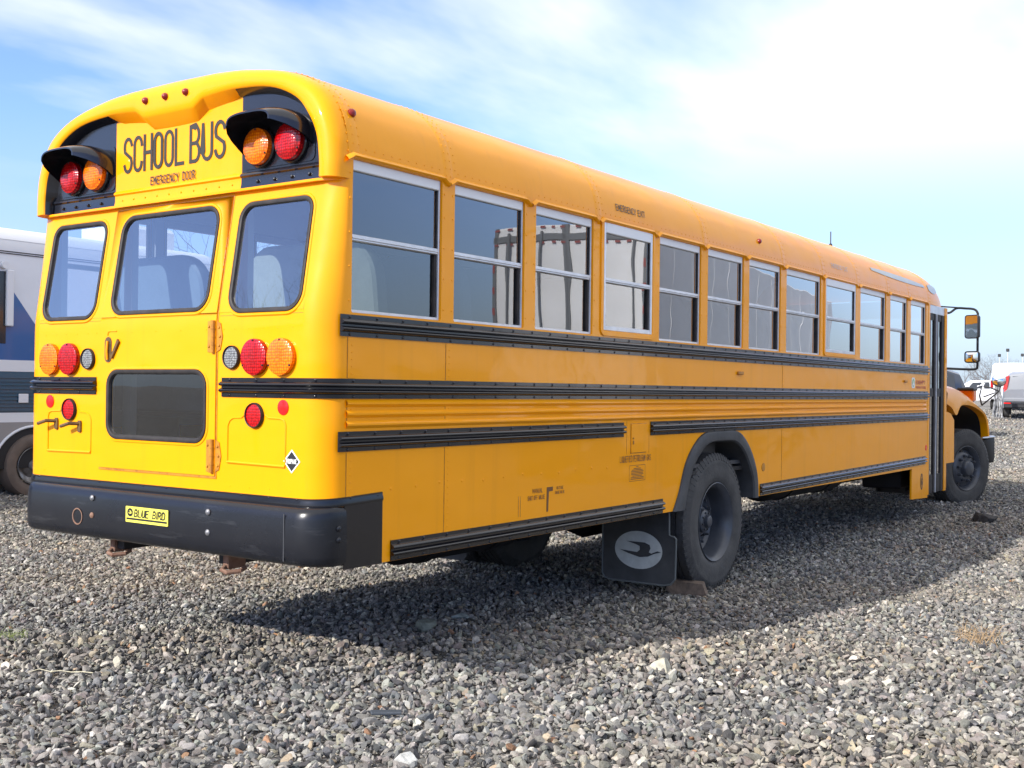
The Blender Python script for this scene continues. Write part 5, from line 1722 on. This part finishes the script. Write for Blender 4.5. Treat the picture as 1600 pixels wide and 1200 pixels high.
# ==================================================================== VEHICLES BEYOND THE YARD
def car(name, label, cat, x, y, heading, st, paint, glassz, wheelx, wr=.34, extras=None, group=None):
    """st: stations (x, z_low, z_belt, z_top, w_low, w_belt, w_top) rear to front"""
    root = thing(name, label, cat, (x, y, float(gh(x, y))), heading, group)
    mb = MB(); rows = []
    for (sx, zl, zb, zt, wl, wb, wt) in st:
        hgt = [(wl * .96, zl), (wl, zl + .12), (wl, (zl + zb) / 2), (wb, zb), (wt + .03, zt - .05), (wt - .06, zt), (0, zt + .015)]
        row = [(sx, -w_, z) for w_, z in hgt] + [(sx, w_, z) for w_, z in hgt[::-1][1:]]
        rows.append(row)
    mb.grid(rows)
    for r in (rows[0], rows[-1]): mb.add(r, [tuple(range(len(r)))])
    body = obj('body', mb, paint, root, smooth=40)
    # side glass panes
    for s in (-1, 1):
        for a, b_ in glassz['side']:
            mb = MB(); pr_ = []
            for tx in np.linspace(a, b_, 5):
                for i in range(len(st) - 1):
                    if st[i][0] <= tx <= st[i + 1][0]:
                        u = (tx - st[i][0]) / (st[i + 1][0] - st[i][0]); q = [st[i][k] + (st[i + 1][k] - st[i][k]) * u for k in range(7)]
                pr_.append(q)
            lo = [(q[0], s * (q[5] + .004 - .06 * (q[5] - q[6] - .03)), q[2] + .03) for q in pr_]
            hi = [(q[0], s * (q[6] + .034 + .12 * (q[5] - q[6] - .03)), max(q[2] + .06, q[3] - .10)) for q in pr_]
            mb.grid([lo, hi]); obj('side_window', mb, RVM['glass'], root, smooth=0)
    for P in glassz['end']:
        mb = MB(); mb.add(P, [(0, 1, 2, 3)]); obj('rear_window' if P[0][0] < 0 else 'windscreen', mb, RVM['glass'], root, smooth=0)
    for wx in wheelx:
        for s in (-1, 1):
            yy = st[1][4] - .06
            mb = MB(); mb.lathe([(-.02, wr * .60), (.02, wr * .62), (.02, wr * .45), (.04, .08), (.04, 0)], (wx, s * yy, wr), (0, s, 0), 20)
            w_ = obj('wheel', mb, M['silver'], root)
            mb = MB(); mb.lathe([(-.16, wr * .6), (-.16, wr), (.03, wr), (.055, wr * .93), (.05, wr * .62)], (wx, s * yy, wr), (0, s, 0), 28)
            obj('tyre', mb, M['tyre'], w_)
            mb = MB(); mb.lathe([(0, wr * 1.13), (.003, wr * 1.13), (.003, 0)], (wx, s * (st[1][4] - .001), wr + .01), (0, s, 0), 24)
            # only dark arch ring behind the wheel
            obj('wheel_well', mb, M['darkmetal'], root)
    if extras: extras(root)
    return root
silver = mat('silver_car_paint', (.25, .26, .28), .3, metal=.4, coat=.8)
whitep = mat('white_car_paint', (.75, .75, .76), .3, coat=.8)
darkp = mat('dark_blue_car_paint', (.02, .028, .045), .25, coat=1.0)
def box_part(name, root, m_, *a, bev=.01):
    mb = MB(); mb.box(*a, bev=bev); return obj(name, mb, m_, root)
SUV = [(-2.25, .45, .95, 1.02, .80, .82, .74), (-2.15, .35, .98, 1.10, .89, .88, .76), (-1.95, .32, 1.00, 1.55, .90, .89, .68), (-1.60, .32, 1.00, 1.66, .91, .89, .66), (-.4, .32, .98, 1.70, .91, .89, .66), (.35, .32, .96, 1.62, .91, .89, .66), (.95, .32, .96, 1.10, .91, .88, .70), (1.8, .34, .90, .98, .90, .86, .72), (2.25, .40, .75, .84, .82, .80, .66)]
def hatch_extras(root):
    for s in (-1, 1):
        mb = MB(); mb.prism([(s * .66, 1.53), (s * .78, 1.50), (s * .885, 1.02), (s * .74, 1.0)], lambda y, z: (-2.0 - (1.55 - z) * .36, y, z), (-.03, 0, 0)); obj('tail_lamp', mb, M['red'], root)
        box_part('reflector', root, M['reflector'], -2.30, -2.26, s * .72 - .12, s * .72 + .12, .50, .55)
    box_part('bumper', root, silver, -2.36, -2.1, -.86, .86, .55, .72, bev=.05)
    box_part('bumper_lower', root, M['flatblack'], -2.32, -2.1, -.84, .84, .34, .52, bev=.04)
    box_part('number_plate', root, RVM['white'], -2.275, -2.255, -.17, .17, .80, .93)
    box_part('lamp', root, M['reflector'], -2.24, -2.20, .5, .84, .92, .99)
    box_part('lamp', root, M['reflector'], -2.24, -2.20, -.84, -.5, .92, .99)
rear_g = [(-2.135, -.64, 1.06), (-2.135, .64, 1.06), (-1.975, .56, 1.50), (-1.975, -.56, 1.50)]
car('parked_hatchback', 'silver hatchback with tall red tail lamps at the right edge', 'car', 42.2, 3.62, R_(10), SUV, silver, {'side': [(-1.8, -.95), (-.85, .0), (.08, .72)], 'end': [rear_g]}, (-1.35, 1.35), extras=hatch_extras)
VAN = [(-2.5, .5, 1.10, 1.75, .90, .93, .80), (-2.45, .4, 1.12, 1.95, .95, .95, .80), (-2.2, .36, 1.12, 2.02, .97, .95, .80), (0, .36, 1.12, 2.05, .97, .95, .80), (.9, .36, 1.12, 1.96, .97, .95, .78), (1.6, .36, 1.12, 1.28, .97, .94, .80), (2.4, .4, .98, 1.05, .93, .90, .75), (2.6, .45, .8, .86, .85, .82, .7)]
vg = [(-2.515, -.74, 1.18), (-2.515, .74, 1.18), (-2.475, .70, 1.75), (-2.475, -.70, 1.75)]
def van_extras(root):
    for s in (-1, 1): box_part('tail_lamp', root, M['red'], -2.54, -2.50, s * .86 - .05, s * .86 + .05, .95, 1.25)
    box_part('bumper', root, RVM['white'], -2.66, -2.45, -.92, .92, .45, .65, bev=.04)
car('parked_van', 'tall white van parked behind the silver hatchback', 'van', 50.5, 5.7, R_(8), VAN, whitep, {'side': [(-2.1, -1.1), (-1.0, 0), (.1, .8)], 'end': [vg]}, (-1.6, 1.75), .38, extras=van_extras)
SED = [(-2.3, .5, .85, .92, .78, .78, .62), (-2.2, .35, .90, 1.0, .86, .85, .65), (-1.5, .32, .93, 1.05, .88, .86, .66), (-.9, .32, .93, 1.38, .88, .86, .58), (.1, .32, .92, 1.42, .88, .86, .58), (.95, .32, .92, 1.02, .88, .85, .66), (2.0, .34, .80, .85, .86, .82, .62), (2.3, .4, .68, .72, .76, .74, .55)]
car('parked_sedan', 'small white sedan seen side on between the bus nose and the van', 'car', 61.0, 9.2, R_(-75), SED, whitep, {'side': [(-1.2, -.35), (-.25, .65)], 'end': []}, (-1.4, 1.4), .32)
dg = [(-2.14, -.64, 1.06), (-2.14, .64, 1.06), (-1.985, .56, 1.50), (-1.985, -.56, 1.50)]
def suv_extras(root):
    for s in (-1, 1): box_part('roof_rail', root, M['silver'], -1.5, .2, s * .62 - .02, s * .62 + .02, 1.70, 1.74)
SUVO = car('parked_suv', 'dark blue sport utility car beyond the bus hood', 'car', 26.27, 4.67, R_(126), SUV, darkp, {'side': [(-1.8, -.95), (-.85, .0), (.08, .72)], 'end': [dg]}, (-1.35, 1.35), extras=suv_extras)

SUVO.scale = (1.1, 1.1, 1.12)
# crumpled plastic strips hanging left of the hatchback
mb = MB(); g = random.Random(4)
for k in range(16):
    y = g.uniform(-.16, .16); x = g.uniform(-.08, .08); P = [(x, y * .4, 1.28)]
    for j in range(1, 8):
        P.append((x + g.uniform(-.03, .03), y * (.4 + j * .09) + g.uniform(-.03, .03), 1.28 - j * .17))
    mb.tube(P, [.017 * (1 + .3 * math.sin(j * 2 + k)) for j in range(8)], 5)
o = obj('plastic_strips', mb, mat('pale_plastic', (.26, .26, .26), .4, var=.8, vscale=9)); o.location = (38.6, 4.0, float(gh(38.6, 4.0)))
tag(o, 'pale crumpled plastic strips hanging beside the silver hatchback', 'plastic sheet')

# white box trailer standing to the right, mirrored in the side windows
TRL = thing('box_trailer', 'white box trailer with red and white tape, mirrored in the bus windows', 'trailer', (11.3, -5.6, 0), R_(-10))
tw = mat('trailer_white', (.78, .79, .80), .45, var=.06, vscale=1.5)
mb = MB(); mb.box(.0, 16.0, -2.6, 0, 1.15, 4.10, bev=.03)
for x in np.arange(1.2, 16, 1.2): mb.box(x, x + .01, 0, .003, 1.25, 4.0)
obj('box_body', mb, tw, TRL)
mb = MB()
for y in (-2.35, -1.75, -.85, -.25): mb.tube([(-.04, y, 1.2), (-.04, y, 4.0)], .022, 6)
for y in (-2.55, -1.32, -1.28, -.05): mb.box(-.03, -.0, y - .03, y + .03, 1.15, 4.1)
mb.box(-.03, 0, -2.6, 0, 3.86, 3.96)
obj('door_hardware', mb, mat('trailer_grey', (.16, .17, .18), .5), TRL)
mb = MB()
for k in range(13): mb.box(-.036, -.030, -2.58 + .2 * k, -2.50 + .2 * k, 3.81, 3.84); mb.box(-.036, -.030, -2.58 + .2 * k, -2.50 + .2 * k, 4.05, 4.08)
for y in (-2.56, -.06): 
    for k in range(7): mb.box(-.036, -.030, y - .02, y + .02, 1.3 + .35 * k, 1.42 + .35 * k)
obj('red_tape', mb, mat('red_tape', (.30, .07, .065), .5), TRL)
mb = MB(); mb.box(.3, 13.8, -2.2, -.4, .95, 1.15); mb.box(-.05, .1, -2.4, -.2, .55, .68); mb.box(-.02, .05, -2.0, -1.9, .6, 1.1); mb.box(-.02, .05, -.7, -.6, .6, 1.1)
obj('trailer_frame', mb, M['darkmetal'], TRL)
for wx in (1.2, 2.5):
    for wy in (-.15, -2.45):
        mb = MB(); mb.lathe([(-.14, .28), (-.14, .5), (.14, .5), (.14, .28), (.05, .25), (.05, 0)], (wx, wy, .5), (0, 1 if wy > -1 else -1, 0), 28); obj('wheel', mb, M['tyre'], TRL)

# ==================================================================== TREES
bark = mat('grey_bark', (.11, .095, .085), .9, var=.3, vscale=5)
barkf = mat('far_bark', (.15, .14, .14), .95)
def limbs(mb, p, d, ln, r, depth, g, n=5, thin=.6):
    pts = [p]; q = p.copy(); dd = d.copy()
    for k in range(3):
        dd = (dd + Vector((g.uniform(-.2, .2), g.uniform(-.2, .2), g.uniform(-.05, .15)))).normalized()
        q = q + dd * ln / 3; pts.append(q.copy())
    mb.tube(pts, [r, r * .88, r * .76, r * thin], n, cap=False)
    if depth == 0: return
    k = g.choice((2, 3, 3))
    for j in range(k):
        a = g.uniform(0, 2 * PI); sp_ = g.uniform(.35, .8)
        u = dd.orthogonal().normalized(); v = dd.cross(u)
        nd = (dd * math.cos(sp_) + (u * math.cos(a) + v * math.sin(a)) * math.sin(sp_)).normalized()
        limbs(mb, pts[-1] if j else pts[-1], nd, ln * g.uniform(.62, .85), r * thin * .85, depth - 1, g, max(3, n - 1), thin)
    a = g.uniform(0, 2 * PI); u = dd.orthogonal().normalized(); v = dd.cross(u)
    nd = (dd * .5 + (u * math.cos(a) + v * math.sin(a)) * .8).normalized()
    limbs(mb, pts[1], nd, ln * .55, r * .45, max(0, depth - 2), g, 3, thin)
def bare_tree(label, x, y, h, seed, depth=6, m_=None, group='bare trees beyond the parked cars', spread=0):
    g = random.Random(seed)
    root = thing('bare_tree', label, 'tree', (x, y, float(gh(x, y))), 0, group)
    mb = MB(); mb.tube([(0, 0, -.1), (.02, 0, h * .12), (0, .03, h * .26)], [h * .028, h * .022, h * .019], 8)
    obj('trunk', mb, m_ or bark, root)
    mb = MB()
    for k in range(4):
        a = k * 1.7 + g.uniform(-.4, .4); s_ = .25 + .2 * k
        limbs(mb, Vector((0, .03, h * (.26 - .03 * k))), Vector((math.cos(a) * s_, math.sin(a) * s_, .9)).normalized(), h * .24, h * .012, depth - 1, g)
    obj('crown', mb, m_ or bark, root, smooth=0, recalc=False)
    return root
bare_tree('spreading bare tree past the rear of the motorhome, seen through the bus', 11.2, 12.2, 5.2, 3, group='bare trees near the motorhome')
bare_tree('large bare tree left behind the camera, mirrored in the rear window', -13.5, 12.5, 9.0, 8, depth=7, group='bare trees near the motorhome')
bare_tree('second large bare tree mirrored in the rear window, further away', -19, 17.5, 9.5, 9, depth=7, group='bare trees near the motorhome')
def cam_xy(u, d):
    v = f2 + r2 * (u - 800) / 1756.0
    return cam2 + v * d
LBL = ['pale bare tree on the horizon just right of the side mirrors', 'low bare tree on the horizon left of the crossover mirror', 'bare tree on the horizon above the white sedan', 'bare tree on the horizon left of the white van', 'taller bare tree rising behind the white van']
for k, (u, d, h) in enumerate(((1531, 120, 4.5), (1541, 100, 4.4), (1549, 110, 5.2), (1556, 95, 4.2), (1590, 115, 5.0))):
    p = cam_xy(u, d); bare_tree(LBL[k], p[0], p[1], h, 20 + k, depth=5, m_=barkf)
# far bare wood all along the horizon
mb = MB(); g = random.Random(2)
for k in range(150):
    az = R_(-25 + k * .75 + g.uniform(-.3, .3)); d = g.uniform(150, 190)
    p = Vector((-3.7 + d * math.cos(az), -4.9 + d * math.sin(az), .8)); h = g.uniform(3.0, 6.5)
    mb.tube([p, p + Vector((0, 0, h * .4))], [.12, .08], 4)
    for j in range(5):
        a = g.uniform(0, 2 * PI)
        limbs(mb, p + Vector((0, 0, h * (.15 + .06 * j))), Vector((math.cos(a) * .6, math.sin(a) * .6, .8)).normalized(), h * .3, .05, 2, g, 3)
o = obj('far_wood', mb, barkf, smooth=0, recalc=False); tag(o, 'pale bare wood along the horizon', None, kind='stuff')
# slim light poles above the van roof
for k, (u, d, h) in enumerate(((1561, 85, 3.7), (1574, 80, 3.9), (1597, 85, 3.75))):
    p = cam_xy(u, d)
    lab = ['slim light pole left of the white van roof', 'slim light pole with twin lamp heads above the white van', 'slim light pole at the right edge above the van'][k]
    root = thing('light_pole', lab, 'light pole', (p[0], p[1], .9), 0, 'light poles behind the van')
    mb = MB(); mb.tube([(0, 0, 0), (0, 0, h)], .025, 6); obj('pole', mb, M['silver'], root)
    mb = MB(); mb.box(-.08, .08, -.10, .10, h - .12, h + .10, bev=.02); obj('lamp_head', mb, M['flatblack'], root)
